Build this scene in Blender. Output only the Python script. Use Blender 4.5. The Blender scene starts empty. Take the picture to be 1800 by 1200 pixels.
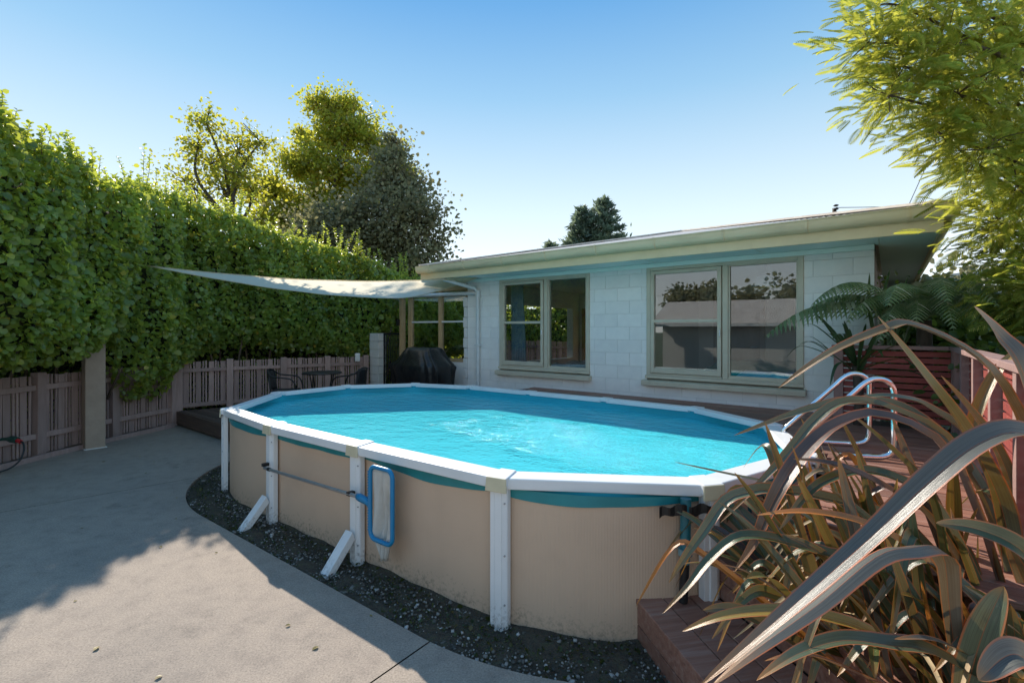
import bpy, bmesh, math, random
import numpy as np
from mathutils import Vector, Matrix
random.seed(7); rng = np.random.default_rng(7)
R = math.radians; PI = math.pi
scene = bpy.context.scene
COL = scene.collection

# ------------------------------------------------------------------ camera
cam_d = bpy.data.cameras.new('camera'); cam = bpy.data.objects.new('camera', cam_d); COL.objects.link(cam)
cam_d.sensor_width = 36.0; cam_d.lens = 17.0; cam_d.shift_y = -20.0 / 1800.0
cam_d.clip_start = 0.05; cam_d.clip_end = 2000
cam.location = (0, 0, 1.8); cam.rotation_euler = (R(90), 0, 0)
scene.camera = cam

# ------------------------------------------------------------------ sky, sun, exposure
SUN_AZ, SUN_EL = 28.8, 33.6          # degrees left of the view direction, degrees up
world = bpy.data.worlds.new('World'); scene.world = world; world.use_nodes = True
nt = world.node_tree; nt.nodes.clear()
wo = nt.nodes.new('ShaderNodeOutputWorld'); bg = nt.nodes.new('ShaderNodeBackground')
sky = nt.nodes.new('ShaderNodeTexSky'); sky.sky_type = 'NISHITA'; sky.sun_disc = False
sky.sun_elevation = R(SUN_EL); sky.sun_rotation = R(-SUN_AZ)
sky.altitude = 50; sky.air_density = 1.0; sky.dust_density = 0.0; sky.ozone_density = 2.2
bg.inputs['Strength'].default_value = 0.15
# clear-day gradient, the same all the way round: pale at the horizon, deep blue overhead
wc = nt.nodes.new('ShaderNodeTexCoord'); wsep = nt.nodes.new('ShaderNodeSeparateXYZ'); wr = nt.nodes.new('ShaderNodeValToRGB'); wm = nt.nodes.new('ShaderNodeMix'); wm.data_type = 'RGBA'; wk = nt.nodes.new('ShaderNodeVectorMath'); wk.operation = 'SCALE'
nt.links.new(wc.outputs['Generated'], wsep.inputs[0]); nt.links.new(wsep.outputs[2], wr.inputs[0])
for i_, (p_, c_) in enumerate([(0.0, (.92, .95, .96)), (.12, (.72, .79, .83)), (.20, (.595, .695, .75)), (.312, (.42, .56, .655)), (.43, (.235, .425, .60)), (.56, (.10, .29, .545)), (1.0, (.12, .245, .44))]):
    e_ = wr.color_ramp.elements[i_] if i_ < 2 else wr.color_ramp.elements.new(p_)
    e_.position = p_; e_.color = (*c_, 1)
wk.inputs['Scale'].default_value = 3.75; nt.links.new(wr.outputs[0], wk.inputs[0])
wm.inputs[0].default_value = .93; nt.links.new(sky.outputs[0], wm.inputs[6]); nt.links.new(wk.outputs[0], wm.inputs[7])
nt.links.new(wm.outputs[2], bg.inputs['Color']); nt.links.new(bg.outputs[0], wo.inputs['Surface'])
sun_d = bpy.data.lights.new('sun', 'SUN'); sun = bpy.data.objects.new('sun', sun_d); COL.objects.link(sun)
sun_d.energy = 2.75; sun_d.angle = R(0.55); sun_d.color = (1.0, 0.91, 0.79)
SV = Vector((-math.sin(R(SUN_AZ)) * math.cos(R(SUN_EL)), math.cos(R(SUN_AZ)) * math.cos(R(SUN_EL)), math.sin(R(SUN_EL))))
sun.rotation_euler = SV.to_track_quat('Z', 'Y').to_euler(); sun.location = (-8, 14, 12)
vs = scene.view_settings; vs.view_transform = 'Standard'; vs.look = 'None'; vs.gamma = 1.0; vs.use_curve_mapping = False
vs.exposure = 1.32

# ------------------------------------------------------------------ helpers
def tag(o, label=None, cat=None, group=None, kind=None):
    if label: o['label'] = label
    if cat: o['category'] = cat
    if group: o['group'] = group
    if kind: o['kind'] = kind
    return o

def thing(name, label, cat, loc=(0, 0, 0), rz=0.0, group=None):
    o = bpy.data.objects.new(name, None); COL.objects.link(o); o.empty_display_size = 0.2
    o.location = loc; o.rotation_euler = (0, 0, rz)
    return tag(o, label, cat, group)

class MB:
    def __init__(s): s.v = []; s.f = []; s.uv = None; s.mi = []
    def hexa(s, p):            # 8 points: bottom ring then top ring, both ccw from above
        b = len(s.v); s.v += [tuple(q) for q in p]
        s.f += [(b, b+3, b+2, b+1), (b+4, b+5, b+6, b+7), (b, b+1, b+5, b+4), (b+1, b+2, b+6, b+5), (b+2, b+3, b+7, b+6), (b+3, b, b+4, b+7)]
        return s
    def box(s, x0, x1, y0, y1, z0, z1):
        return s.hexa([(x0, y0, z0), (x1, y0, z0), (x1, y1, z0), (x0, y1, z0), (x0, y0, z1), (x1, y0, z1), (x1, y1, z1), (x0, y1, z1)])
    def beam(s, a, b, w, h, up=(0, 0, 1)):      # square bar from a to b
        a = Vector(a); b = Vector(b); t = (b - a).normalized(); up = Vector(up)
        x = t.cross(up)
        if x.length < 1e-4: x = Vector((1, 0, 0))
        x.normalize(); y = x.cross(t).normalized()
        q = [a - x*w/2 - y*h/2, a + x*w/2 - y*h/2, b + x*w/2 - y*h/2, b - x*w/2 - y*h/2]
        return s.hexa(q + [p + y*h for p in q])
    def tube(s, path, rad, n=8, cap=True, closed=False):
        path = [Vector(p) for p in path]; m = len(path)
        rad = rad if hasattr(rad, '__len__') else [rad] * m
        b = len(s.v); prev = None
        for i, p in enumerate(path):
            if closed: t = path[(i+1) % m] - path[i-1]
            else: t = path[min(i+1, m-1)] - path[max(i-1, 0)]
            if t.length < 1e-9: t = Vector((0, 0, 1))
            t.normalize()
            if prev is None:
                x = t.cross(Vector((0, 0, 1)))
                if x.length < 0.05: x = t.cross(Vector((0, 1, 0)))
            else:
                x = prev - t * prev.dot(t)
            x.normalize(); prev = x; y = t.cross(x)
            for k in range(n):
                a = 2*PI*k/n; s.v.append(tuple(p + (x*math.cos(a) + y*math.sin(a)) * rad[i]))
        for i in range(m if closed else m-1):
            j = (i+1) % m
            for k in range(n):
                s.f.append((b+i*n+k, b+i*n+(k+1) % n, b+j*n+(k+1) % n, b+j*n+k))
        if cap and not closed:
            s.f.append(tuple(b + k for k in range(n))[::-1]); s.f.append(tuple(b+(m-1)*n+k for k in range(n)))
        return s
    def loft(s, rings, cap0=True, cap1=True):
        b = len(s.v); n = len(rings[0])
        for r in rings: s.v += [tuple(p) for p in r]
        for i in range(len(rings)-1):
            for k in range(n):
                s.f.append((b+i*n+k, b+i*n+(k+1) % n, b+(i+1)*n+(k+1) % n, b+(i+1)*n+k))
        if cap0: s.f.append(tuple(b+k for k in range(n))[::-1])
        if cap1: s.f.append(tuple(b+(len(rings)-1)*n+k for k in range(n)))
        return s
    def prism(s, poly, z0, z1):
        return s.loft([[(x, y, z0) for x, y in poly], [(x, y, z1) for x, y in poly]])
    def grid(s, P):            # P[i][j] points
        b = len(s.v); m = len(P[0])
        for r in P: s.v += [tuple(p) for p in r]
        for i in range(len(P)-1):
            for j in range(m-1):
                s.f.append((b+i*m+j, b+i*m+j+1, b+(i+1)*m+j+1, b+(i+1)*m+j))
        return s
    def build(s, name, mat, parent=None, smooth=False, bevel=0.0, loc=None, auto=None):
        me = bpy.data.meshes.new(name); me.from_pydata(s.v, [], s.f); me.update()
        if mat: me.materials.append(mat)
        if smooth: me.polygons.foreach_set('use_smooth', [True]*len(me.polygons))
        o = bpy.data.objects.new(name, me); COL.objects.link(o)
        if parent: o.parent = parent
        if loc: o.location = loc
        if smooth and auto:
            me.set_sharp_from_angle(angle=R(auto))
        if bevel:
            m = o.modifiers.new('bevel', 'BEVEL'); m.width = bevel; m.segments = 2; m.limit_method = 'ANGLE'; m.angle_limit = R(40)
        return o

def link_copy(o, parent=None, loc=None, rot=None):
    c = o.copy(); COL.objects.link(c); c.parent = parent if parent else o.parent
    if loc is not None: c.location = loc
    if rot is not None: c.rotation_euler = rot
    return c

def quads_obj(name, V, F, mat, parent=None, smooth=False):
    """fast mesh from arrays, quads only"""
    me = bpy.data.meshes.new(name); n = len(V); m = len(F)
    me.vertices.add(n); me.vertices.foreach_set('co', np.ascontiguousarray(V, dtype=np.float32).ravel())
    me.loops.add(m*4); me.loops.foreach_set('vertex_index', np.ascontiguousarray(F, dtype=np.int32).ravel())
    me.polygons.add(m); me.polygons.foreach_set('loop_start', np.arange(0, m*4, 4, dtype=np.int32))
    me.polygons.foreach_set('loop_total', np.full(m, 4, dtype=np.int32))
    if smooth: me.polygons.foreach_set('use_smooth', np.ones(m, dtype=bool))
    me.update(calc_edges=True); me.validate()
    if mat: me.materials.append(mat)
    o = bpy.data.objects.new(name, me); COL.objects.link(o)
    if parent: o.parent = parent
    return o

def unit(a):
    a = np.asarray(a, dtype=float); return a / np.maximum(np.linalg.norm(a, axis=-1, keepdims=True), 1e-9)

def scatter(tv, tf, O, T, N, S):
    """copies of a template (along, across, up) at origins O, along T, normal N, scale S (n,) or (n,3)"""
    T = unit(T); X = unit(np.cross(T, N)); Z = np.cross(X, T); S = np.asarray(S, dtype=float)
    if S.ndim == 1: S = np.stack([S, S, S], 1)
    V = (O[:, None, :] + tv[None, :, 0:1]*(T*S[:, 0:1])[:, None, :] + tv[None, :, 1:2]*(X*S[:, 1:2])[:, None, :] + tv[None, :, 2:3]*(Z*S[:, 2:3])[:, None, :])
    m = len(tv); F = tf[None] + (np.arange(len(O))*m)[:, None, None]
    return V.reshape(-1, 3), F.reshape(-1, 4)

def rand_dirs(n): return unit(rng.normal(size=(n, 3)))

LEAF_V = np.array([(0, 0, 0), (.30, -.40, .10), (.72, -.36, .08), (1, 0, -.06), (.72, .36, .08), (.30, .40, .10)], dtype=float)
LEAF_F = np.array([(0, 1, 2, 3), (3, 4, 5, 0)])
BLADE_V = np.array([(0, 0, 0), (.45, -.5, 0), (1, 0, 0), (.45, .5, 0)], dtype=float); BLADE_F = np.array([(0, 1, 2, 3)])
def frond_template(pairs, ln, wd, droop, angle, start=0.08):
    V = []; F = []
    for i in range(pairs):
        t = start + (1-start) * i / pairs; env = math.sin(PI * min(1, (t*0.86+.14)))**.6
        for sd in (-1, 1):
            x0 = t; z0 = -droop * t*t; a = R(angle - 18*t); L = ln*env; w = wd
            dx, dy = math.cos(a)*L, math.sin(a)*L*sd; b = len(V)
            V += [(x0, 0, z0), (x0+dx*.5-w*.5, dy*.5, z0-.02*L), (x0+dx, dy, z0-.22*L), (x0+dx*.5+w*.5, dy*.5, z0-.02*L)]
            F.append((b, b+1, b+2, b+3))
    b = len(V); n = 6
    for i in range(n+1):
        t = i/n; V += [(t, -.006, -droop*t*t), (t, .006, -droop*t*t)]
    for i in range(n): F.append((b+2*i, b+2*i+1, b+2*i+3, b+2*i+2))
    return np.array(V, dtype=float), np.array(F)

# ------------------------------------------------------------------ materials
def nodes_of(name):
    m = bpy.data.materials.new(name); m.use_nodes = True; t = m.node_tree; b = t.nodes['Principled BSDF']
    return m, t, b
def nd(t, kind, **kw):
    n = t.nodes.new(kind)
    for k, v in kw.items():
        if k in n.inputs: n.inputs[k].default_value = v
        else: setattr(n, k, v)
    return n
def ramp(t, fac, stops):
    r = t.nodes.new('ShaderNodeValToRGB'); e = r.color_ramp.elements
    while len(e) > 1: e.remove(e[-1])
    e[0].position = stops[0][0]; e[0].color = (*stops[0][1], 1)
    for p, c in stops[1:]:
        x = e.new(p); x.color = (*c, 1)
    t.links.new(fac, r.inputs[0]); return r
def mat(name, c1, c2=None, scale=6.0, rough=0.6, bump=0.0, bscale=40.0, stretch=(1, 1, 1), metal=0.0, detail=6.0, spec=0.5, dist=0.02, c3=None, rvar=0.0, per_obj=0.0, coords='Object'):
    m, t, b = nodes_of(name); b.inputs['Roughness'].default_value = rough; b.inputs['Metallic'].default_value = metal
    b.inputs['Specular IOR Level'].default_value = spec
    tc = nd(t, 'ShaderNodeTexCoord'); mp = nd(t, 'ShaderNodeMapping'); mp.inputs['Scale'].default_value = stretch
    oi = nd(t, 'ShaderNodeObjectInfo')
    t.links.new(tc.outputs[coords], mp.inputs[0])
    off = nd(t, 'ShaderNodeVectorMath', operation='ADD'); sc = nd(t, 'ShaderNodeVectorMath', operation='SCALE'); sc.inputs['Scale'].default_value = 37.0
    cb = nd(t, 'ShaderNodeCombineXYZ')
    for i in range(3): t.links.new(oi.outputs['Random'], cb.inputs[i])
    t.links.new(cb.outputs[0], sc.inputs[0]); t.links.new(mp.outputs[0], off.inputs[0]); t.links.new(sc.outputs[0], off.inputs[1])
    n = nd(t, 'ShaderNodeTexNoise', Scale=scale, Detail=detail, Roughness=0.62); t.links.new(off.outputs[0], n.inputs['Vector'])
    c2 = c2 or tuple(x*.8 for x in c1)
    st = [(.32, c2), (.66, c1)] if c3 is None else [(.25, c2), (.5, c1), (.78, c3)]
    r = ramp(t, n.outputs['Fac'], st); out = r.outputs[0]
    if per_obj:
        hs = nd(t, 'ShaderNodeHueSaturation'); mr = nd(t, 'ShaderNodeMapRange'); mr.inputs['To Min'].default_value = 1-per_obj; mr.inputs['To Max'].default_value = 1+per_obj
        t.links.new(oi.outputs['Random'], mr.inputs[0]); t.links.new(mr.outputs[0], hs.inputs['Value']); t.links.new(out, hs.inputs['Color']); out = hs.outputs[0]
    t.links.new(out, b.inputs['Base Color'])
    if rvar:
        mr = nd(t, 'ShaderNodeMapRange'); mr.inputs['To Min'].default_value = max(0.02, rough-rvar); mr.inputs['To Max'].default_value = rough+rvar
        t.links.new(n.outputs['Fac'], mr.inputs[0]); t.links.new(mr.outputs[0], b.inputs['Roughness'])
    if bump:
        n2 = nd(t, 'ShaderNodeTexNoise', Scale=bscale, Detail=5.0); t.links.new(off.outputs[0], n2.inputs['Vector'])
        bp = nd(t, 'ShaderNodeBump', Strength=bump, Distance=dist); t.links.new(n2.outputs['Fac'], bp.inputs['Height']); t.links.new(bp.outputs[0], b.inputs['Normal'])
    return m
def leaf_mat(name, stops, transl=0.45, tcol=(.30, .38, .03), rough=.42, spec=.5):
    m, t, b = nodes_of(name); g = nd(t, 'ShaderNodeNewGeometry'); r = ramp(t, g.outputs['Random Per Island'], stops)
    b.inputs['Roughness'].default_value = rough; b.inputs['Specular IOR Level'].default_value = spec
    tcx = nd(t, 'ShaderNodeTexCoord'); pn = nd(t, 'ShaderNodeTexNoise', Scale=1.3, Detail=4.0); t.links.new(tcx.outputs['Object'], pn.inputs['Vector'])
    pr = nd(t, 'ShaderNodeMapRange'); pr.inputs['From Min'].default_value = .3; pr.inputs['From Max'].default_value = .7; pr.inputs['To Min'].default_value = .72; pr.inputs['To Max'].default_value = 1.35; t.links.new(pn.outputs['Fac'], pr.inputs[0])
    hv = nd(t, 'ShaderNodeHueSaturation'); t.links.new(pr.outputs[0], hv.inputs['Value']); t.links.new(r.outputs[0], hv.inputs['Color']); r = hv
    t.links.new(r.outputs[0], b.inputs['Base Color'])
    tr = nd(t, 'ShaderNodeBsdfTranslucent'); mx = nd(t, 'ShaderNodeMixShader'); mx.inputs[0].default_value = transl
    mc = nd(t, 'ShaderNodeMix', data_type='RGBA', blend_type='MIX'); mc.inputs[0].default_value = .65
    t.links.new(r.outputs[0], mc.inputs[6]); mc.inputs[7].default_value = (*tcol, 1); t.links.new(mc.outputs[2], tr.inputs[0])
    o = t.nodes['Material Output']; t.links.new(b.outputs[0], mx.inputs[1]); t.links.new(tr.outputs[0], mx.inputs[2]); t.links.new(mx.outputs[0], o.inputs[0])
    return m
def glass_mat(name, ior=1.6, tint=(.93, .96, .95), base=0.03):
    m, t, b = nodes_of(name); t.nodes.remove(b)
    tr = nd(t, 'ShaderNodeBsdfTransparent'); tr.inputs[0].default_value = (*tint, 1)
    gl = nd(t, 'ShaderNodeBsdfGlossy'); gl.inputs['Roughness'].default_value = 0.0
    fr = nd(t, 'ShaderNodeLayerWeight'); pw = nd(t, 'ShaderNodeMath', operation='POWER'); pw.inputs[1].default_value = ior
    ad = nd(t, 'ShaderNodeMath', operation='ADD'); ad.inputs[1].default_value = base; ad.use_clamp = True
    mx = nd(t, 'ShaderNodeMixShader'); t.links.new(fr.outputs['Facing'], pw.inputs[0]); t.links.new(pw.outputs[0], ad.inputs[0]); t.links.new(ad.outputs[0], mx.inputs[0])
    t.links.new(tr.outputs[0], mx.inputs[1]); t.links.new(gl.outputs[0], mx.inputs[2]); t.links.new(mx.outputs[0], t.nodes['Material Output'].inputs[0])
    return m

M = {}
M['concrete_plain'] = mat('concrete', (.37, .335, .285), (.29, .265, .235), scale=1.4, rough=.85, bump=.35, bscale=160, dist=.004, c3=(.43, .385, .32), detail=12)
M['soil'] = mat('soil', (.075, .060, .042), (.04, .033, .024), scale=14, rough=.95, bump=.9, bscale=45, dist=.03, c3=(.085, .09, .04))
M['grass_ground'] = mat('grass_ground', (.06, .085, .03), (.04, .05, .02), scale=5, rough=.95, bump=.6, bscale=30)
M['pebble'] = mat('pebble', (.34, .33, .31), (.14, .14, .13), scale=25, rough=.7)
M['white_resin'] = mat('white_resin', (.84, .84, .83), (.77, .77, .76), scale=3, rough=.38, bump=.04, bscale=12)
M['cream_cap'] = mat('cream_cap', (.70, .62, .42), (.62, .54, .36), scale=9, rough=.5)
M['liner'] = mat('liner', (.02, .26, .28), (.016, .21, .23), scale=5, rough=.45)
M['liner_in'] = mat('liner_in', (.02, .46, .58), (.02, .40, .53), scale=2, rough=.5)
M['pool_wall'] = mat('pool_wall', (.66, .465, .325), (.61, .43, .30), scale=2.5, rough=.5, c3=(.68, .485, .34))
M['fence_paint'] = mat('fence_paint', (.40, .28, .25), (.31, .215, .19), scale=7, rough=.75, bump=.25, bscale=40, stretch=(3, 3, .35), per_obj=.18, dist=.006)
M['pillar_paint'] = mat('pillar_paint', (.42, .32, .24), (.35, .265, .20), scale=5, rough=.7, bump=.2, bscale=30)
M['deck_dark'] = mat('deck_dark', (.13, .085, .065), (.075, .05, .04), scale=5, rough=.7, bump=.5, bscale=28, stretch=(.5, 8, 8), per_obj=.22, dist=.006, rvar=.15)
M['deck_red'] = mat('deck_red', (.27, .125, .085), (.15, .07, .05), scale=4, rough=.55, bump=.5, bscale=26, stretch=(.5, 8, 8), per_obj=.25, dist=.006, rvar=.15, c3=(.33, .22, .18))
M['red_slat'] = mat('red_slat', (.34, .060, .045), (.22, .042, .034), scale=6, rough=.55, bump=.3, bscale=30, stretch=(.6, 6, 6), per_obj=.15)
M['pink_timber'] = mat('pink_timber', (.33, .20, .175), (.25, .15, .135), scale=6, rough=.7, bump=.2)
M['block'] = mat('block', (.87, .85, .81), (.81, .79, .76), scale=7, rough=.7, bump=.35, bscale=70, dist=.004, per_obj=.035)
M['mortar'] = mat('mortar', (.74, .72, .69), (.66, .65, .62), scale=20, rough=.85)
M['win_frame'] = mat('win_frame', (.60, .54, .42), (.53, .47, .36), scale=5, rough=.45, bump=.12, bscale=30)
M['soffit'] = mat('soffit', (.80, .90, .82), (.76, .86, .78), scale=2, rough=.6)  # aqua tint puts the light bounced off the pool into the colour
M['cream_board'] = mat('cream_board', (.78, .63, .38), (.70, .56, .33), scale=4, rough=.5, bump=.08, bscale=20)
M['gutter'] = mat('gutter', (.74, .60, .37), (.56, .45, .28), scale=3, rough=.4, c3=(.80, .66, .42), stretch=(.6, 3, 3))
M['roof'] = mat('roof', (.62, .56, .50), (.46, .38, .33), scale=3, rough=.45, metal=.0, c3=(.72, .68, .63))
M['white_pvc'] = mat('white_pvc', (.72, .74, .74), (.62, .64, .64), scale=4, rough=.4)
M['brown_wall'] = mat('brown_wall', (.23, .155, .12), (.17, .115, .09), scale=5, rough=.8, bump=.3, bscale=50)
M['timber_yellow'] = mat('timber_yellow', (.50, .36, .20), (.42, .29, .155), scale=5, rough=.55, bump=.1)
M['bed_wood'] = mat('bed_wood', (.23, .085, .035), (.16, .055, .022), scale=5, rough=.35, stretch=(1, 6, 6))
M['plaster'] = mat('plaster', (.80, .78, .73), (.76, .74, .69), scale=2, rough=.8)
M['carpet'] = mat('carpet', (.25, .21, .17), (.2, .17, .14), scale=60, rough=.95)
M['curtain_blue'] = mat('curtain_blue', (.30, .42, .50), (.24, .35, .43), scale=8, rough=.9)
M['curtain_dark'] = mat('curtain_dark', (.10, .12, .14), (.07, .085, .10), scale=8, rough=.9)
M['duvet'] = mat('duvet', (.62, .62, .60), (.30, .33, .34), scale=9, rough=.9)
M['blanket_green'] = mat('blanket_green', (.05, .14, .08), (.03, .09, .05), scale=14, rough=.95)
M['sheet_blue'] = mat('sheet_blue', (.25, .42, .70), (.20, .36, .62), scale=6, rough=.9)
M['wardrobe'] = mat('wardrobe', (.32, .42, .45), (.28, .38, .41), scale=2, rough=.35)
M['door_wood'] = mat('door_wood', (.24, .17, .115), (.19, .13, .09), scale=3, rough=.5, stretch=(6, 6, 1))
M['lamp_shade'] = mat('lamp_shade', (.34, .38, .44), (.30, .34, .40), scale=3, rough=.4)
M['lamp_inner'] = mat('lamp_inner', (.75, .55, .18), (.68, .5, .16), scale=3, rough=.35)
M['chrome'] = mat('chrome', (.86, .87, .88), (.84, .85, .86), scale=3, rough=.07, metal=1.0)
M['alu'] = mat('alu', (.45, .46, .47), (.36, .37, .38), scale=12, rough=.35, metal=.7)
M['blue_plastic'] = mat('blue_plastic', (.008, .23, .46), (.006, .20, .42), scale=8, rough=.35)
M['net'] = mat('net', (.62, .60, .55), (.54, .52, .47), scale=9, rough=.85, bump=.2, bscale=60)
M['teal_pipe'] = mat('teal_pipe', (.02, .17, .20), (.015, .13, .16), scale=8, rough=.4)
M['coupling'] = mat('coupling', (.22, .33, .33), (.16, .26, .27), scale=8, rough=.35)
M['black_plastic'] = mat('black_plastic', (.018, .018, .018), (.012, .012, .012), scale=8, rough=.45)
M['cover_black'] = mat('cover_black', (.020, .021, .022), (.012, .012, .013), scale=5, rough=.32, bump=.35, bscale=14, dist=.03, rvar=.12)
M['black_metal'] = mat('black_metal', (.015, .016, .016), (.01, .01, .01), scale=8, rough=.5)
M['rattan'] = mat('rattan', (.028, .030, .034), (.016, .017, .020), scale=90, rough=.55, bump=.4, bscale=140, dist=.004)
M['green_plastic'] = mat('green_plastic', (.012, .075, .055), (.01, .06, .045), scale=8, rough=.4)
M['red_plastic'] = mat('red_plastic', (.55, .03, .035), (.48, .025, .03), scale=8, rough=.4)
M['hose'] = mat('hose', (.025, .028, .027), (.018, .02, .02), scale=8, rough=.45)
M['bark'] = mat('bark', (.10, .075, .055), (.055, .042, .032), scale=12, rough=.9, bump=.6, bscale=30, stretch=(1, 1, .3))
M['twig'] = mat('twig', (.13, .095, .065), (.075, .055, .04), scale=20, rough=.9)
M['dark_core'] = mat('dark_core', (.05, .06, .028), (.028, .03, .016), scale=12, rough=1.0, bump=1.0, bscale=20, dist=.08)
M['dry_leaf'] = leaf_mat('dry_leaf', [(0, (.16, .09, .03)), (.4, (.30, .20, .06)), (.75, (.36, .30, .10)), (1, (.10, .06, .03))], transl=.2, tcol=(.3, .2, .05))
M['hedge_leaf'] = leaf_mat('hedge_leaf', [(0, (.105, .185, .050)), (.35, (.15, .25, .064)), (.7, (.21, .31, .075)), (.93, (.30, .38, .08)), (.975, (.40, .42, .07)), (1, (.55, .42, .07))], transl=.52, tcol=(.80, .84, .07), rough=.34, spec=.75)
M['autumn_leaf'] = leaf_mat('autumn_leaf', [(0, (.125, .17, .033)), (.4, (.22, .255, .042)), (.75, (.35, .325, .048)), (1, (.40, .24, .04))], transl=.58, tcol=(.75, .74, .065))
M['olive_leaf'] = leaf_mat('olive_leaf', [(0, (.13, .14, .085)), (.5, (.19, .20, .115)), (.9, (.26, .245, .14)), (1, (.32, .26, .14))], transl=.4, tcol=(.44, .40, .16), rough=.6)
M['conifer_leaf'] = leaf_mat('conifer_leaf', [(0, (.10, .14, .11)), (.6, (.15, .20, .15)), (1, (.21, .26, .19))], transl=.35, tcol=(.32, .40, .22), rough=.6)  # leaf colour paled to carry the haze of distance
M['wattle_leaf'] = leaf_mat('wattle_leaf', [(0, (.11, .19, .04)), (.4, (.20, .27, .06)), (.75, (.36, .37, .08)), (1, (.56, .50, .16))], transl=.55, tcol=(.82, .80, .09), rough=.45)
M['fern_leaf'] = leaf_mat('fern_leaf', [(0, (.09, .15, .06)), (.5, (.16, .22, .09)), (.8, (.28, .31, .17)), (1, (.50, .51, .38))], transl=.35, tcol=(.25, .32, .06), rough=.5)
M['blade_leaf'] = leaf_mat('blade_leaf', [(0, (.022, .055, .028)), (.7, (.04, .085, .035)), (1, (.16, .19, .05))], transl=.3, tcol=(.22, .30, .05), rough=.4)
M['shrub_leaf'] = leaf_mat('shrub_leaf', [(0, (.03, .07, .02)), (.6, (.06, .12, .03)), (1, (.13, .17, .04))], transl=.4, tcol=(.3, .38, .04))
M['glass'] = glass_mat('glass', ior=2.0, base=.12)
M['insulator'] = mat('insulator', (.06, .045, .04), (.04, .03, .028), scale=8, rough=.3)
M['garage_wall'] = mat('garage_wall', (.55, .55, .53), (.48, .48, .46), scale=2, rough=.8)

def water_mat():
    m, t, b = nodes_of('pool_water'); t.nodes.remove(b)
    tr = nd(t, 'ShaderNodeBsdfTransparent'); tr.inputs[0].default_value = (.42, .86, .95, 1)
    df = nd(t, 'ShaderNodeBsdfDiffuse'); df.inputs[0].default_value = (.09, .72, .84, 1)
    gl = nd(t, 'ShaderNodeBsdfGlossy'); gl.inputs['Roughness'].default_value = .06
    tc = nd(t, 'ShaderNodeTexCoord')
    n1 = nd(t, 'ShaderNodeTexNoise', Scale=4.5, Detail=5.0); n2 = nd(t, 'ShaderNodeTexNoise', Scale=22.0, Detail=4.0)
    mp = nd(t, 'ShaderNodeMapping'); mp.inputs['Scale'].default_value = (1.0, 1.5, 1); mp.inputs['Rotation'].default_value = (0, 0, R(20))
    t.links.new(tc.outputs['Object'], mp.inputs[0]); t.links.new(mp.outputs[0], n1.inputs['Vector']); t.links.new(mp.outputs[0], n2.inputs['Vector'])
    ad = nd(t, 'ShaderNodeMath', operation='MULTIPLY_ADD'); ad.inputs[1].default_value = .35
    t.links.new(n2.outputs['Fac'], ad.inputs[0]); t.links.new(n1.outputs['Fac'], ad.inputs[2])
    # a breeze ruffles the middle of the pool
    m2p = nd(t, 'ShaderNodeMapping'); m2p.inputs['Location'].default_value = (-.75, -.25, 0); m2p.vector_type = 'TEXTURE' if False else 'POINT'; m2p.inputs['Rotation'].default_value = (0, 0, R(24)); m2p.inputs['Scale'].default_value = (.36, .85, 0)
    t.links.new(tc.outputs['Object'], m2p.inputs[0]); ln = nd(t, 'ShaderNodeVectorMath', operation='LENGTH'); n3 = nd(t, 'ShaderNodeTexNoise', Scale=1.6, Detail=6.0, Roughness=.65); t.links.new(tc.outputs['Object'], n3.inputs['Vector'])
    t.links.new(m2p.outputs[0], ln.inputs[0]); sb = nd(t, 'ShaderNodeMath', operation='MULTIPLY_ADD'); sb.inputs[1].default_value = 1.5; t.links.new(n3.outputs['Fac'], sb.inputs[0]); t.links.new(ln.outputs['Value'], sb.inputs[2])
    rr = nd(t, 'ShaderNodeMapRange'); rr.interpolation_type = 'SMOOTHSTEP'; rr.inputs['From Min'].default_value = 1.05; rr.inputs['From Max'].default_value = 1.75; rr.inputs['To Min'].default_value = 1.0; rr.inputs['To Max'].default_value = .22; t.links.new(sb.outputs[0], rr.inputs[0])
    bp = nd(t, 'ShaderNodeBump', Strength=.9, Distance=.11); t.links.new(ad.outputs[0], bp.inputs['Height']); t.links.new(rr.outputs[0], bp.inputs['Strength'])
    t.links.new(bp.outputs[0], gl.inputs['Normal'])
    fr = nd(t, 'ShaderNodeFresnel', IOR=1.33); t.links.new(bp.outputs[0], fr.inputs['Normal'])
    m1 = nd(t, 'ShaderNodeMixShader'); m1.inputs[0].default_value = .85
    t.links.new(tr.outputs[0], m1.inputs[1]); t.links.new(df.outputs[0], m1.inputs[2])
    m2 = nd(t, 'ShaderNodeMixShader'); t.links.new(fr.outputs[0], m2.inputs[0]); t.links.new(m1.outputs[0], m2.inputs[1]); t.links.new(gl.outputs[0], m2.inputs[2])
    t.links.new(m2.outputs[0], t.nodes['Material Output'].inputs[0]); return m
M['water'] = water_mat()

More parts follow.
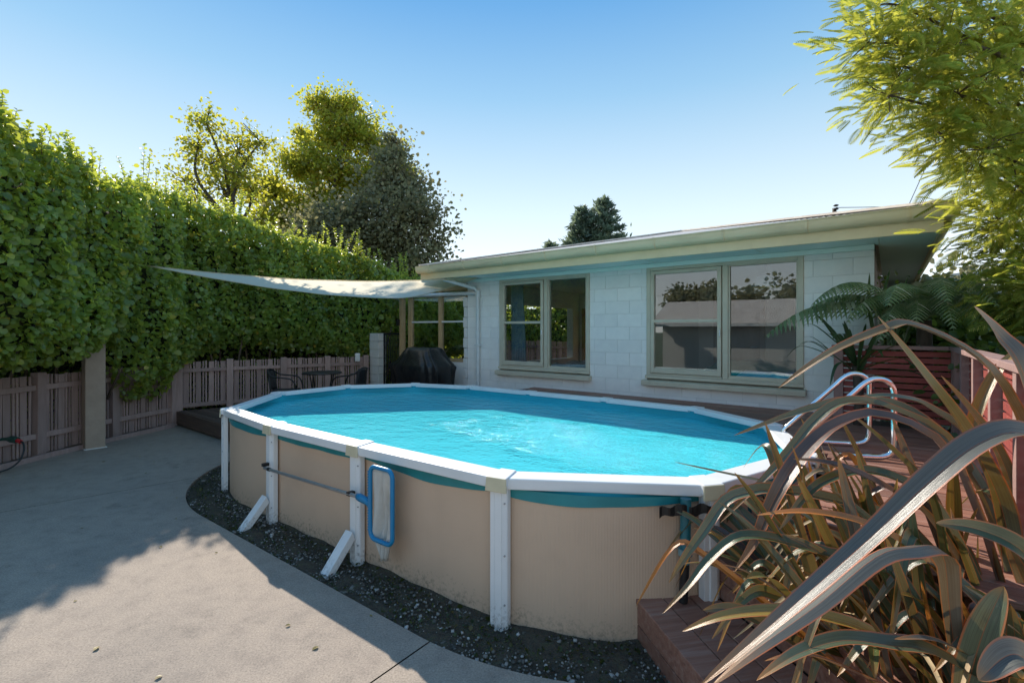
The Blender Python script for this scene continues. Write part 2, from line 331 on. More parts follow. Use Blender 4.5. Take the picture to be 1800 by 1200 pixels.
def flax_mat():
    m, t, b = nodes_of('flax_leaf'); uv = nd(t, 'ShaderNodeUVMap'); sp = nd(t, 'ShaderNodeSeparateXYZ'); t.links.new(uv.outputs[0], sp.inputs[0])
    s1 = nd(t, 'ShaderNodeMath', operation='SUBTRACT'); s1.inputs[1].default_value = .5; t.links.new(sp.outputs[0], s1.inputs[0])
    ab = nd(t, 'ShaderNodeMath', operation='ABSOLUTE'); t.links.new(s1.outputs[0], ab.inputs[0])
    tc = nd(t, 'ShaderNodeTexCoord'); oi = nd(t, 'ShaderNodeObjectInfo')
    mp = nd(t, 'ShaderNodeMapping'); mp.inputs['Scale'].default_value = (45, 2.2, 1); t.links.new(uv.outputs[0], mp.inputs[0])
    n = nd(t, 'ShaderNodeTexNoise', Scale=1.0, Detail=4.0); t.links.new(mp.outputs[0], n.inputs['Vector'])
    body = ramp(t, n.outputs['Fac'], [(.3, (.5, .5, .5)), (.5, (1, 1, 1)), (.72, (1.55, 1.5, 1.4))])
    hue = nd(t, 'ShaderNodeRGBCurve'); t.links.new(oi.outputs['Color'], hue.inputs['Color'])
    bm = nd(t, 'ShaderNodeMix', data_type='RGBA', blend_type='MULTIPLY'); bm.inputs[0].default_value = 1.0; t.links.new(hue.outputs[0], bm.inputs[6]); t.links.new(body.outputs[0], bm.inputs[7])
    edge = ramp(t, ab.outputs[0], [(0, (.9, .9, .9)), (.018, (.25, .25, .25)), (.03, (0, 0, 0)), (.42, (0, 0, 0)), (.455, (1, 1, 1))])
    mx = nd(t, 'ShaderNodeMix', data_type='RGBA'); en = nd(t, 'ShaderNodeTexNoise', Scale=3.0, Detail=3.0); t.links.new(tc.outputs['Object'], en.inputs['Vector']); em = nd(t, 'ShaderNodeMath', operation='MULTIPLY_ADD'); em.inputs[1].default_value = 2.2; em.inputs[2].default_value = -.35; em.use_clamp = True; t.links.new(en.outputs['Fac'], em.inputs[0]); ee = nd(t, 'ShaderNodeMath', operation='MULTIPLY'); t.links.new(edge.outputs[0], ee.inputs[0]); t.links.new(em.outputs[0], ee.inputs[1]); t.links.new(ee.outputs[0], mx.inputs[0]); t.links.new(bm.outputs[2], mx.inputs[6]); mx.inputs[7].default_value = (.50, .12, .03, 1)
    tip = ramp(t, sp.outputs[1], [(.82, (0, 0, 0)), (1, (.8, .8, .8))]); m3 = nd(t, 'ShaderNodeMix', data_type='RGBA')
    t.links.new(tip.outputs[0], m3.inputs[0]); t.links.new(mx.outputs[2], m3.inputs[6]); m3.inputs[7].default_value = (.40, .17, .035, 1)
    t.links.new(m3.outputs[2], b.inputs['Base Color']); b.inputs['Roughness'].default_value = .31; b.inputs['Specular IOR Level'].default_value = .75
    bp = nd(t, 'ShaderNodeBump', Strength=.25, Distance=.004); t.links.new(n.outputs['Fac'], bp.inputs['Height']); t.links.new(bp.outputs[0], b.inputs['Normal'])
    tr = nd(t, 'ShaderNodeBsdfTranslucent'); ms = nd(t, 'ShaderNodeMixShader'); ms.inputs[0].default_value = .16
    mc = nd(t, 'ShaderNodeMix', data_type='RGBA'); mc.inputs[0].default_value = .5; t.links.new(m3.outputs[2], mc.inputs[6]); mc.inputs[7].default_value = (.40, .20, .03, 1)
    t.links.new(mc.outputs[2], tr.inputs[0]); t.links.new(b.outputs[0], ms.inputs[1]); t.links.new(tr.outputs[0], ms.inputs[2]); t.links.new(ms.outputs[0], t.nodes['Material Output'].inputs[0])
    return m
M['flax'] = flax_mat()
M['straw'] = mat('straw', (.42, .32, .18), (.30, .20, .10), scale=12, rough=.7)

def sail_mat():
    m, t, b = nodes_of('sail_cloth'); b.inputs['Base Color'].default_value = (.78, .69, .54, 1); b.inputs['Roughness'].default_value = .85
    tr = nd(t, 'ShaderNodeBsdfTranslucent'); tr.inputs[0].default_value = (.98, .89, .70, 1); mx = nd(t, 'ShaderNodeMixShader'); mx.inputs[0].default_value = .66
    t.links.new(b.outputs[0], mx.inputs[1]); t.links.new(tr.outputs[0], mx.inputs[2]); t.links.new(mx.outputs[0], t.nodes['Material Output'].inputs[0]); return m
M['sail'] = sail_mat()
def trans_roof_mat():
    m, t, b = nodes_of('translucent_roofing'); b.inputs['Base Color'].default_value = (.8, .8, .76, 1); b.inputs['Roughness'].default_value = .5
    tr = nd(t, 'ShaderNodeBsdfTranslucent'); tr.inputs[0].default_value = (.9, .88, .8, 1); mx = nd(t, 'ShaderNodeMixShader'); mx.inputs[0].default_value = .75
    t.links.new(b.outputs[0], mx.inputs[1]); t.links.new(tr.outputs[0], mx.inputs[2]); t.links.new(mx.outputs[0], t.nodes['Material Output'].inputs[0]); return m
M['clear_roof'] = trans_roof_mat()

def concrete_mat():
    m, t, b = nodes_of('concrete'); tc = nd(t, 'ShaderNodeTexCoord'); b.inputs['Roughness'].default_value = .88; b.inputs['Specular IOR Level'].default_value = .3
    big = nd(t, 'ShaderNodeTexNoise', Scale=.55, Detail=7.0, Roughness=.6); fine = nd(t, 'ShaderNodeTexNoise', Scale=95.0, Detail=3.0, Roughness=.7); med = nd(t, 'ShaderNodeTexNoise', Scale=7.0, Detail=8.0, Roughness=.7); vor = nd(t, 'ShaderNodeTexVoronoi', Scale=130.0)
    for n in (big, fine, med, vor): t.links.new(tc.outputs['Object'], n.inputs['Vector'])
    r1 = ramp(t, big.outputs['Fac'], [(.30, (.29, .245, .205)), (.48, (.35, .29, .238)), (.62, (.375, .31, .25)), (.75, (.36, .305, .257))])
    r2 = ramp(t, fine.outputs['Fac'], [(.28, (.62, .62, .62)), (.5, (1, 1, 1)), (.72, (1.28, 1.28, 1.26))])
    r3 = ramp(t, med.outputs['Fac'], [(.30, (.80, .80, .81)), (.5, (1, 1, 1)), (.72, (1.10, 1.09, 1.07))])
    st_n = nd(t, 'ShaderNodeTexNoise', Scale=1.9, Detail=9.0, Roughness=.72); t.links.new(tc.outputs['Object'], st_n.inputs['Vector']); r5 = ramp(t, st_n.outputs['Fac'], [(.34, (.74, .75, .76)), (.43, (1, 1, 1)), (.60, (1, 1, 1)), (.70, (.84, .83, .82))])
    r4 = ramp(t, vor.outputs['Color'], [(0, (.70, .70, .70)), (.12, (1, 1, 1)), (.88, (1, 1, 1)), (1, (1.35, 1.35, 1.32))])
    o = r1.outputs[0]
    for r_ in (r2, r3, r4, r5):
        mx = nd(t, 'ShaderNodeMix', data_type='RGBA', blend_type='MULTIPLY'); mx.inputs[0].default_value = 1.0; t.links.new(o, mx.inputs[6]); t.links.new(r_.outputs[0], mx.inputs[7]); o = mx.outputs[2]
    t.links.new(o, b.inputs['Base Color'])
    bp = nd(t, 'ShaderNodeBump', Strength=.5, Distance=.004); t.links.new(fine.outputs['Fac'], bp.inputs['Height']); t.links.new(bp.outputs[0], b.inputs['Normal']); return m
M['concrete'] = concrete_mat()

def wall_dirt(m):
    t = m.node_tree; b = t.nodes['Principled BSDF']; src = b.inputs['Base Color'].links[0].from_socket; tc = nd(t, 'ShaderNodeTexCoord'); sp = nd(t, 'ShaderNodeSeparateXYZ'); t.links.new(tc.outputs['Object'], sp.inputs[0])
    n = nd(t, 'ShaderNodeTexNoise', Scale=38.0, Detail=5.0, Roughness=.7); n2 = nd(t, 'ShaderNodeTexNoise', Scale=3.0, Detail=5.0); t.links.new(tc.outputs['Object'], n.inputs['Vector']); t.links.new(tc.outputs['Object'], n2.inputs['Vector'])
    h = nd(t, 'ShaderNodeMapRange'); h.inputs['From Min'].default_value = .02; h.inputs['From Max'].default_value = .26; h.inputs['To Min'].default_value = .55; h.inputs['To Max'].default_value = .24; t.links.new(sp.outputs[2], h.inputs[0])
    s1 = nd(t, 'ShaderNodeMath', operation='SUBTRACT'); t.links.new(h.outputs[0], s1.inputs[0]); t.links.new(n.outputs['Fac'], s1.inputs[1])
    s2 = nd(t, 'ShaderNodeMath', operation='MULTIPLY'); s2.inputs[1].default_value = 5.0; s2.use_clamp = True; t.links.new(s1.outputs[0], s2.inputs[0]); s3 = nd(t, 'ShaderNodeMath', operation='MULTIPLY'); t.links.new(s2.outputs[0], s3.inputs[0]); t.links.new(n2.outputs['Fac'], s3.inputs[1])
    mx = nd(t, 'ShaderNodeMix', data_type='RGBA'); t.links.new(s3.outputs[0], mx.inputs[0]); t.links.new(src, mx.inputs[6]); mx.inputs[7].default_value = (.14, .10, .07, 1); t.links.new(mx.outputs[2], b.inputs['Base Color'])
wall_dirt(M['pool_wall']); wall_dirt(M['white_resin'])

# ================================================================== SETTING: ground, concrete, bed
g = MB(); g.box(-300, 300, -300, 300, -.4, -.10); tag(g.build('ground', M['grass_ground']), kind='structure')

PC = Vector((-.5, 5.53, 0)); PA = R(-36.8); PL, PR = 3.08, 1.84
PERIM = 2*PL + 2*PI*PR
def stad(s):
    """point and outward normal on the pool outline (pool frame) at arc length s"""
    s = s % PERIM
    if s < PL: return Vector((-PL/2 + s, -PR, 0)), Vector((0, -1, 0))
    s -= PL
    if s < PI*PR:
        a = -PI/2 + s/PR; n = Vector((math.cos(a), math.sin(a), 0)); return Vector((PL/2, 0, 0)) + n*PR, n
    s -= PI*PR
    if s < PL: return Vector((PL/2 - s, PR, 0)), Vector((0, 1, 0))
    s -= PL; a = PI/2 + s/PR; n = Vector((math.cos(a), math.sin(a), 0)); return Vector((-PL/2, 0, 0)) + n*PR, n
def s_of(u, v):
    if abs(u) <= PL/2: return (u + PL/2) if v < 0 else PL + PI*PR + (PL/2 - u)
    if u > 0: return PL + PR*(math.atan2(v, u - PL/2) + PI/2)
    a = math.atan2(v, u + PL/2)
    if a < 0: a += 2*PI
    return 2*PL + PI*PR + PR*(a - PI/2)
PM = Matrix.Translation(PC) @ Matrix.Rotation(PA, 4, 'Z')

def concrete_slabs():
    top = bpy.data.objects.new('concrete_patio', None); COL.objects.link(top); tag(top, kind='structure')
    outer = [(-7.15, -4.5), (1.9, -4.5), (1.9, 9.6), (-7.15, 9.6)]
    N = 240; inn = []; out = []
    for i in range(N):
        p, n = stad(PERIM*i/N); w = PM @ (p + n*.33); d = (w - PC); d.z = 0; d.normalize()
        ts = []
        if d.x > 1e-6: ts.append((1.9 - PC.x)/d.x)
        if d.x < -1e-6: ts.append((-7.15 - PC.x)/d.x)
        if d.y > 1e-6: ts.append((9.6 - PC.y)/d.y)
        if d.y < -1e-6: ts.append((-4.5 - PC.y)/d.y)
        tt = max(min(ts), (w - PC).length + .05)
        inn.append(w); out.append(PC + d*tt)
    j1 = (Vector((-.49, 2.78, 0)), Vector((.8, -.6, 0))); j2 = (Vector((-3.84, 5.93, 0)), Vector((.686, -.728, 0)))
    for k, cuts in enumerate([[(j1, 1)], [(j1, -1), (j2, 1)], [(j1, -1), (j2, -1)]]):
        bm = bmesh.new(); rows = []
        for i in range(N):
            a = inn[i]; b = out[i]; a = Vector((a.x, a.y, 0))
            lo = bm.verts.new((a.x, a.y, -.09)); ed = bm.verts.new((a.x, a.y, -.006))
            nn = (b - a).normalized(); r1 = bm.verts.new((a.x + nn.x*.008, a.y + nn.y*.008, 0)); ro = bm.verts.new((b.x, b.y, 0))
            rows.append((lo, ed, r1, ro))
        for i in range(N):
            p = rows[i]; q = rows[(i+1) % N]
            for c in range(3): bm.faces.new((p[c], p[c+1], q[c+1], q[c])[::-1])
        for (co, no), sg in cuts:
            n = no*sg
            bmesh.ops.bisect_plane(bm, geom=bm.verts[:] + bm.edges[:] + bm.faces[:], plane_co=co + n*.005, plane_no=n, clear_inner=True)
        bmesh.ops.recalc_face_normals(bm, faces=bm.faces)
        me = bpy.data.meshes.new('slab'); bm.to_mesh(me); bm.free(); me.materials.append(M['concrete'])
        o = bpy.data.objects.new('slab', me); COL.objects.link(o); o.parent = top
concrete_slabs()
sub = MB(); sub.box(-7.1, 1.9, -4.5, 9.6, -.097, -.052); tag(sub.build('joint_fill', M['soil']), kind='structure')

# soil bed ring round the pool
bed = MB(); P = []
for i in range(161):
    p, n = stad(PERIM*i/160); row = []
    for k in range(9):
        q = PM @ (p + n*(-.10 + .425*k/8)); row.append((q.x, q.y, -.026 + .014*math.sin(q.x*9)*math.cos(q.y*11) + .012*math.sin(q.x*23 + q.y*17)*(0 if k in (0, 8) else 1)))
    P.append(row)
bed.grid(P); bed.f = [f[::-1] for f in bed.f]
tag(bed.build('soil_bed', M['soil'], smooth=True), kind='structure')

# pebbles and weeds in the bed
def cube_sphere():
    V = []; F = [(0, 3, 2, 1), (4, 5, 6, 7), (0, 1, 5, 4), (1, 2, 6, 5), (2, 3, 7, 6), (3, 0, 4, 7)]
    for z in (-1, 1):
        for x, y in ((-1, -1), (1, -1), (1, 1), (-1, 1)): V.append((x*.6, y*.6, z*.5))
    return np.array(V, dtype=float), np.array(F)
def bed_points(n, clump):
    s = rng.random(n)*PERIM; k = rng.random(n)
    keep = []
    for i in range(n):
        dens = .5 + .5*math.sin(s[i]*1.9 + 1.0)*math.sin(k[i]*5 + s[i]*.8)
        if rng.random() < (dens if clump else 1 - dens*.7):
            p, nn = stad(s[i]); q = PM @ (p + nn*(-.06 + .38*k[i])); keep.append((q.x, q.y, -.018))
    return np.array(keep)
O = bed_points(16000, True); n = len(O); tv, tf = cube_sphere()
V, F = scatter(tv, tf, O, unit(np.column_stack([rng.normal(size=n), rng.normal(size=n), rng.normal(size=n)*.25])), unit(np.column_stack([rng.normal(size=(n, 2))*.3, np.ones(n)])), np.exp(rng.normal(-5.05, .42, n))[:, None]*np.array([1.2, 1.0, .75]))
def peb_mat():
    return leaf_mat('pebble_mix', [(0, (.055, .05, .042)), (.5, (.14, .13, .11)), (.85, (.30, .285, .26)), (1, (.52, .50, .47))], transl=0.0, rough=.75)
M['pebbles'] = peb_mat()
tag(quads_obj('pebbles', V, F, M['pebbles'], smooth=True), 'small grey and white pebbles scattered over the soil bed round the pool', 'pebbles', kind='stuff')
O = bed_points(9000, False); n = len(O); O[:, 2] -= .004
V, F = scatter(LEAF_V, LEAF_F, O, unit(np.column_stack([rng.normal(size=(n, 2)), np.abs(rng.normal(size=n))*.9])), unit(rng.normal(size=(n, 3)) + [0, 0, 1.2]), np.exp(rng.normal(-4.15, .35, n)))
M['weed'] = leaf_mat('weed', [(0, (.02, .035, .012)), (.5, (.04, .06, .018)), (.85, (.06, .075, .02)), (1, (.14, .10, .03))], transl=.3, tcol=(.2, .25, .03))
tag(quads_obj('moss_weeds', V, F, M['weed']), 'low moss and weeds growing in the pool bed soil', 'weeds', kind='stuff')

# dark garden soil at the right, behind and under the flax
gs = MB(); gs.grid([[(x, y, .02 + .03*math.sin(x*3+y*2)) for x in np.linspace(1.55, 9, 16)] for y in np.linspace(-1, 9, 16)])
tag(gs.build('garden_soil', M['soil'], smooth=True), kind='structure')

# ================================================================== POOL
pool = thing('swimming_pool', 'oval above-ground swimming pool with white rails, tan ribbed wall and blue water', 'swimming pool', PC, PA)
NODES = [(-2.26, -1.66), (-.90, -1.84), (.44, -1.84), (1.86, -1.80), (2.97, -1.17), (3.40, -.02), (2.98, 1.15), (2.06, 1.76), (.86, 1.84), (-.36, 1.84), (-1.52, 1.84), (-2.56, 1.50), (-3.28, .62), (-3.30, -.55)]
NS = [s_of(u, v) for u, v in NODES]
NS = [s if i == 0 or True else s for i, s in enumerate(NS)]
for i in range(1, len(NS)):
    while NS[i] < NS[i-1] - 1e-6 and NS[i] + PERIM < NS[0] + PERIM + 1e-6: NS[i] += PERIM
WZ = .765; NN = len(NS)
def seg(i):
    a = NS[i]; b = NS[(i+1) % NN]
    while b < a: b += PERIM
    return a, b
for i in range(NN):
    a, b = seg(i); ln = b - a
    # ribbed wall panel
    cols = max(8, int(ln/.0045)); P0 = []; P1 = []
    for k in range(cols+1):
        s = a + ln*k/cols; p, n = stad(s); q = p + n*(-.085 + .0010*math.sin(2*PI*s/.018))
        P0.append((q.x, q.y, -.06)); P1.append((q.x, q.y, .815))
    w = MB(); w.grid([P0, P1]); w.build('wall_panel', M['pool_wall'], pool, smooth=True)
    # liner folded over the top, hanging unevenly
    P0 = []; P1 = []; ph = random.random()*6
    for k in range(41):
        t = k/40; p, n = stad(a + ln*t); q = p + n*(-.076 + .004*math.sin(t*19+ph)); dr = .125 + .030*math.sin(PI*t) + .010*math.sin(t*7+ph) - (.05*max(0, t-.6) if i == 3 else 0)
        P0.append((q.x, q.y, .90 - dr)); q = p + n*(-.077); P1.append((q.x, q.y, .818))
    l = MB(); l.grid([P0, P1]); l.build('liner_edge', M['liner'], pool, smooth=True)
    # straight top rail between two caps
    pa, na = stad(a); pb, nb = stad(b); d = (pb - pa).normalized()
    A0 = pa + d*.045; B0 = pb - d*.045; ia = pa - na*.155; ib = pb - nb*.155
    A1 = ia + d*.04; B1 = ib - d*.04; rl = MB()
    rl.hexa([(A0.x, A0.y, .823), (B0.x, B0.y, .823), (B1.x, B1.y, .845), (A1.x, A1.y, .845), (A0.x, A0.y, .893), (B0.x, B0.y, .893), (B1.x, B1.y, .900), (A1.x, A1.y, .900)])
    rl.build('top_rail', M['white_resin'], pool, bevel=.008)
for i in range(NN):
    p, n = stad(NS[i]); t = Vector((-n.y, n.x, 0))
    def fr(tt, nn_, z): q = p + t*tt + n*nn_; return (q.x, q.y, z)
    c = MB(); c.hexa([fr(-.07, .006, .84), fr(.07, .006, .84), fr(.055, -.165, .86), fr(-.055, -.165, .86), fr(-.07, .006, .900), fr(.07, .006, .900), fr(.055, -.165, .909), fr(-.055, -.165, .909)])
    co = c.build('rail_cap', M['white_resin'], pool, bevel=.006)
    c = MB(); c.hexa([fr(-.074, .018, .812), fr(.074, .018, .812), fr(.074, .004, .812), fr(-.074, .004, .812), fr(-.068, .012, .898), fr(.068, .012, .898), fr(.068, .000, .898), fr(-.068, .000, .898)])
    c.build('cap_cover', M['cream_cap'], co, bevel=.004)
    po = MB()
    prof = [(-.052, -.010), (-.020, -.010), (-.016, -.002), (.030, -.002), (.034, -.010), (.058, -.022), (.062, -.030), (.062, -.068), (-.052, -.068)]
    po.loft([[fr(x, y, z) for x, y in prof] for z in (-.05, .825)])
    pst = po.build('post', M['white_resin'], pool, bevel=.003)
    for zz in (.12, .42, .74):
        MB().tube([fr(.048, -.016, zz), fr(.048, -.010, zz)], .006, n=8).build('screw', M['alu'], pst)
    if i in (1, 2, 8, 9):      # braces on the straight sides
        br = MB()
        for w0, w1, dn in ((-.040, .036, 0.0), (-.054, -.042, -.012)):
            lo = .30; q = [fr(w0, .27, -.05), fr(w1, .27, -.05), fr(w1, .195 + dn, -.05), fr(w0, .195 + dn, -.05), fr(w0, .026, .235), fr(w1, .026, .235), fr(w1, .000, .17 + dn), fr(w0, .000, .17 + dn)]
            br.hexa(q)
        br.build('brace', M['white_resin'], pool, bevel=.004)
# inside: liner wall, floor, water
P0 = []; P1 = []; ring = []
for k in range(201):
    p, n = stad(PERIM*k/200); q = p - n*.12; P0.append((q.x, q.y, .0)); P1.append((q.x, q.y, .865)); ring.append((q.x, q.y))
l = MB(); l.grid([P1, P0]); l.build('inner_liner', M['liner_in'], pool, smooth=True)
l = MB(); l.v = [(x, y, .004) for x, y in ring[:-1]]; l.f = [tuple(range(len(l.v)))]; l.build('pool_floor', M['liner_in'], pool)
w = MB(); rr = [(Vector((x, y, 0))) for x, y in ring]
P = []
for k in range(12):
    P.append([(x*(k/11) if False else x*(k/11.0), y*(k/11.0), WZ) for x, y in ring])
w.grid(P[1:]); b = len(w.v); w.v.append((0, 0, WZ)); m = len(ring)
w.f = [f[::-1] for f in w.f]; w.f += [(b, j+1, j)[::-1] for j in range(m-1)]
w.build('water', M['water'], pool, smooth=True)

# ================================================================== HOUSE (own frame: x along the front wall, y into the house)
HO = Vector((4.16, 5.55, 0)); HA = R(-37.95); HM = Matrix.Translation(HO) @ Matrix.Rotation(HA, 4, 'Z')
house = thing('house', 'pale painted block house with two big windows and cream gutter behind the pool', 'house', HO, HA)
XL = -6.38; SOF = 2.78
WIN = [(-5.56, -3.68, 1.02, 2.735), (-2.72, -.70, 1.02, 2.735)]
front = MB()
xs = [XL, WIN[0][0], WIN[0][1], WIN[1][0], WIN[1][1], 0]
for i in range(0, 5, 2): front.box(xs[i] + (.004 if i == 0 else 0), xs[i+1] - (.004 if i == 4 else 0), .007, .19, .05, 2.9)
for (x0, x1, z0, z1) in WIN: front.box(x0, x1, .007, .19, .05, z0); front.box(x0, x1, .007, .19, z1, 2.9)
wall = front.build('front_wall', M['mortar'], house)
def sub_rect(rc, win):
    x0, x1, z0, z1 = rc; a0, a1, b0, b1 = win
    if x1 <= a0 or x0 >= a1 or z1 <= b0 or z0 >= b1: return [rc]
    o = []
    if x0 < a0: o.append((x0, a0, z0, z1))
    if x1 > a1: o.append((a1, x1, z0, z1))
    m0, m1 = max(x0, a0), min(x1, a1)
    if z0 < b0: o.append((m0, m1, z0, b0))
    if z1 > b1: o.append((m0, m1, b1, z1))
    return o
for k in range(14):
    z0 = .05 + .2*k; off = 0 if k % 2 else -.2; x = off + .0
    n = 0
    xx = 0.0 if off == 0 else 0.2
    while xx > XL:
        a, b = max(xx - .4, XL), min(xx, 0)
        rcs = [(a + .0026, b - .0026, z0 + .0026, min(z0 + .1974, 2.85))]
        for wn in WIN: rcs = [q for r in rcs for q in sub_rect(r, wn)]
        for (p, q, r, s) in rcs:
            if q - p < .03 or s - r < .02 or r < .4: continue
            d = random.uniform(-.0012, .0012)
            mb = MB(); mb.box(p, q, d, .05, r, s); mb.build('block', M['block'], wall, bevel=.0025)
        xx -= .4
# the other walls, floors and ceilings
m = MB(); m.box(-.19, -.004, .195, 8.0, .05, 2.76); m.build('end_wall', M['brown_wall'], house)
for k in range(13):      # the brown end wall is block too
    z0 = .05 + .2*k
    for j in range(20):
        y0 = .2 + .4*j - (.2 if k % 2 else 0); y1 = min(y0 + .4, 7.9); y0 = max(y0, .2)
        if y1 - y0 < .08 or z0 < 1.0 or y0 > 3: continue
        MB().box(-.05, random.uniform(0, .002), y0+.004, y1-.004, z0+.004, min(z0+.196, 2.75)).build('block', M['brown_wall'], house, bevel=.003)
m = MB(); m.box(XL + .006, -6.2, .195, 4.2, .05, 1.1); m.box(XL + .006, -6.2, .195, .6, 1.1, 2.76); m.box(XL + .006, -6.2, 3.7, 4.2, 1.1, 2.76); m.box(XL + .006, -6.2, .6, 3.7, 2.35, 2.76)
m.build('side_wall', M['block'], house)  # wide opening added in this wall to let light into the left room
m = MB(); m.box(-6.19, -.195, .195, 4.2, .35, .45); m.build('floor', M['carpet'], house)
m = MB(); m.box(-6.19, -.195, .195, 4.2, 2.74, 2.77); m.build('ceiling', M['plaster'], house)
m = MB(); m.box(-3.30, -3.18, .195, 4.0, .45, 2.739); m.build('partition', M['plaster'], house)
m = MB()                      # back wall of both rooms: tall openings in the left room, enlarged to brighten it
ops = [(-6.10, -5.30), (-5.20, -4.35), (-4.25, -3.45)]
xx = -6.19
for a, b in ops: m.box(xx, a, 4.0, 4.12, .45, 2.739); m.box(a, b, 4.0, 4.12, 2.35, 2.739); m.box(a, b, 4.0, 4.12, .45, .75); xx = b
m.box(xx, -.195, 4.0, 4.12, .45, 2.739); m.build('back_wall', M['plaster'], house)
for a, b in ops:
    f = MB(); f.box(a, a+.07, 3.97, 4.15, .75, 2.35); f.box(b-.07, b, 3.97, 4.15, .75, 2.35); f.box(a+.07, b-.07, 3.97, 4.15, 2.27, 2.35); f.box(a+.07, b-.07, 3.97, 4.15, 1.42, 1.48); f.box(a+.07, b-.07, 3.97, 4.15, .75, .82)
    f.build('rear_window_frame', M['timber_yellow'], house)
# windows
def window(x0, x1, z0, z1, xm, zt):
    fr = MB(); y0, y1 = -.022, .12; c = .062; zb = 1.135
    fr.box(x0, x0+c, y0, y1, zb, z1); fr.box(x1-c, x1, y0, y1, zb, z1); fr.box(x0+c, x1-c, y0, y1, z1-c, z1); fr.box(xm-.036, xm+.036, y0+.006, y1, zb, z1-c); fr.box(x0+c, xm-.04, y0+.004, y1, zb, zb+.03); fr.box(xm+.04, x1-c, y0+.004, y1, zb, zb+.03)
    wf = fr.build('window', M['win_frame'], house, bevel=.005)
    s = MB(); a, b = x0+c+.006, xm-.046; q0, q1 = -.034, .03; zl, zh = zb+.036, z1-c-.006; w = .052
    s.box(a, a+w, q0, q1, zl, zh); s.box(b-w, b, q0, q1, zl, zh); s.box(a+w, b-w, q0, q1, zh-w, zh); s.box(a+w, b-w, q0, q1, zl, zl+w+.02); s.box(a+w, b-w, q0+.004, q1, zt-.022, zt+.022)
    so = s.build('sash', M['win_frame'], wf, bevel=.004)
    MB().box(a+w-.005, b-w+.005, .002, .006, zl+w, zt).build('pane', M['glass'], wf)
    MB().box(a+w-.005, b-w+.005, .002, .006, zt, zh-w).build('pane', M['glass'], wf)
    MB().box(xm+.038, x1-c+.005, .030, .034, zb+.028, z1-c+.004).build('pane', M['glass'], wf)
    bd = MB(); bd.box(xm+.04, xm+.058, .0, .029, zb+.03, z1-c); bd.box(x1-c-.018, x1-c, .0, .029, zb+.03, z1-c); bd.box(xm+.058, x1-c-.018, .0, .029, zb+.03, zb+.05); bd.box(xm+.058, x1-c-.018, .0, .029, z1-c-.018, z1-c)
    bd.build('glazing_bead', M['win_frame'], wf)
    sl = MB(); sl.hexa([(x0-.06, -.085, .985), (x1+.03, -.085, .985), (x1+.03, .10, .99), (x0-.06, .10, .99), (x0-.06, -.085, 1.055), (x1+.03, -.085, 1.055), (x1+.03, .10, 1.085), (x0-.06, .10, 1.085)]); sl.box(x0-.02, x1+.005, -.034, .1, 1.088, 1.134)
    sl.build('sill', M['win_frame'], wf, bevel=.006)
    MB().box(b-.02, b-.008, -.062, -.036, 1.72, 1.80).build('latch', M['white_pvc'], wf)
window(*WIN[0], -4.53, 1.935); window(*WIN[1], -1.615, 1.93)
# soffit sheets, cornice, fascia, gutter, roof
EX0, EX1, EY = -6.95, .55, -.70
xs = [EX0+.02, -5.4, -3.95, -2.55, -1.15, .03]
for a, b in zip(xs[:-1], xs[1:]): MB().box(a+.003, b-.003, EY+.03, .0 if True else 0, SOF, SOF+.012).build('soffit_sheet', M['soffit'], house)
for a, b in zip(xs[:-1], xs[1:]): MB().box(b-.012, b+.012, EY+.03, -.02, SOF-.008, SOF-.0005).build('soffit_batten', M['soffit'], house)
MB().box(.036, EX1-.03, EY+.03, 8.2, SOF, SOF+.012).build('soffit_sheet', M['soffit'], house)
MB().box(EX0+.02, XL-.002, .003, 4.4, SOF, SOF+.012).build('soffit_sheet', M['soffit'], house)
MB().box(XL, .0, -.045, -.003, SOF-.06, SOF-.0015).build('cornice', M['soffit'], house, bevel=.006)
MB().box(EX0, EX1, EY, EY+.027, 2.755, 2.905).build('fascia', M['cream_board'], house, bevel=.003)
MB().box(EX1-.027, EX1, EY+.029, 8.4, 2.755, 2.905).build('fascia', M['cream_board'], house, bevel=.003)
MB().box(EX0, EX0+.027, EY+.029, 4.4, 2.755, 2.905).build('fascia', M['cream_board'], house, bevel=.003)
prof = [(0, .0)] + [(-.012 - .10*math.sin(a), -.085 + .085*(1-math.cos(a))*0 + -.0) for a in ()]
gp = [(-.002, 2.875), (-.045, 2.872), (-.085, 2.885), (-.108, 2.915), (-.114, 2.955), (-.114, 2.985), (-.125, 2.990), (-.125, 3.002), (-.104, 3.002), (-.104, 2.93), (-.08, 2.895), (-.002, 2.885)]
gt = MB(); gt.loft([[(x, EY + y, z) for y, z in gp] for x in (EX0-.02, EX1+.11)]); go = gt.build('gutter', M['gutter'], house, smooth=True, auto=35)
gt = MB(); gt.loft([[(EX1 - y, q, z) for y, z in gp] for q in (8.4, EY-.11)]); gt.build('gutter', M['gutter'], house, smooth=True, auto=35)
for k in range(9):
    x = EX0 + .35 + k*.86
    MB().loft([[(x+d, EY + y - .003 + (0 if y > -.01 else -.006), z - .006) for y, z in gp[:8]] + [(x+d, EY-.127, 3.006), (x+d, EY-.1, 3.006)] for d in (-.012, .012)]).build('bracket', M['gutter'], go)
RY = 4.0; PT = math.tan(R(12.1)); Z0 = 3.0
rf = MB(); n = int((EX1-EX0+.06)/.019); P0 = []; P1 = []
for i in range(n+1):
    x = EX0-.03 + (EX1-EX0+.06)*i/n; ty = min(9.0, EY - .04 + (x - EX0 + .04)*1.0, EY - .04 + (EX1 + .04 - x)*1.0); dz = .009*math.sin(2*PI*x/.076)
    P0.append((x, EY-.05, Z0 + .002 + dz)); P1.append((x, max(ty, EY-.045), Z0 + (max(ty, EY-.045) - EY + .05)*PT + dz))
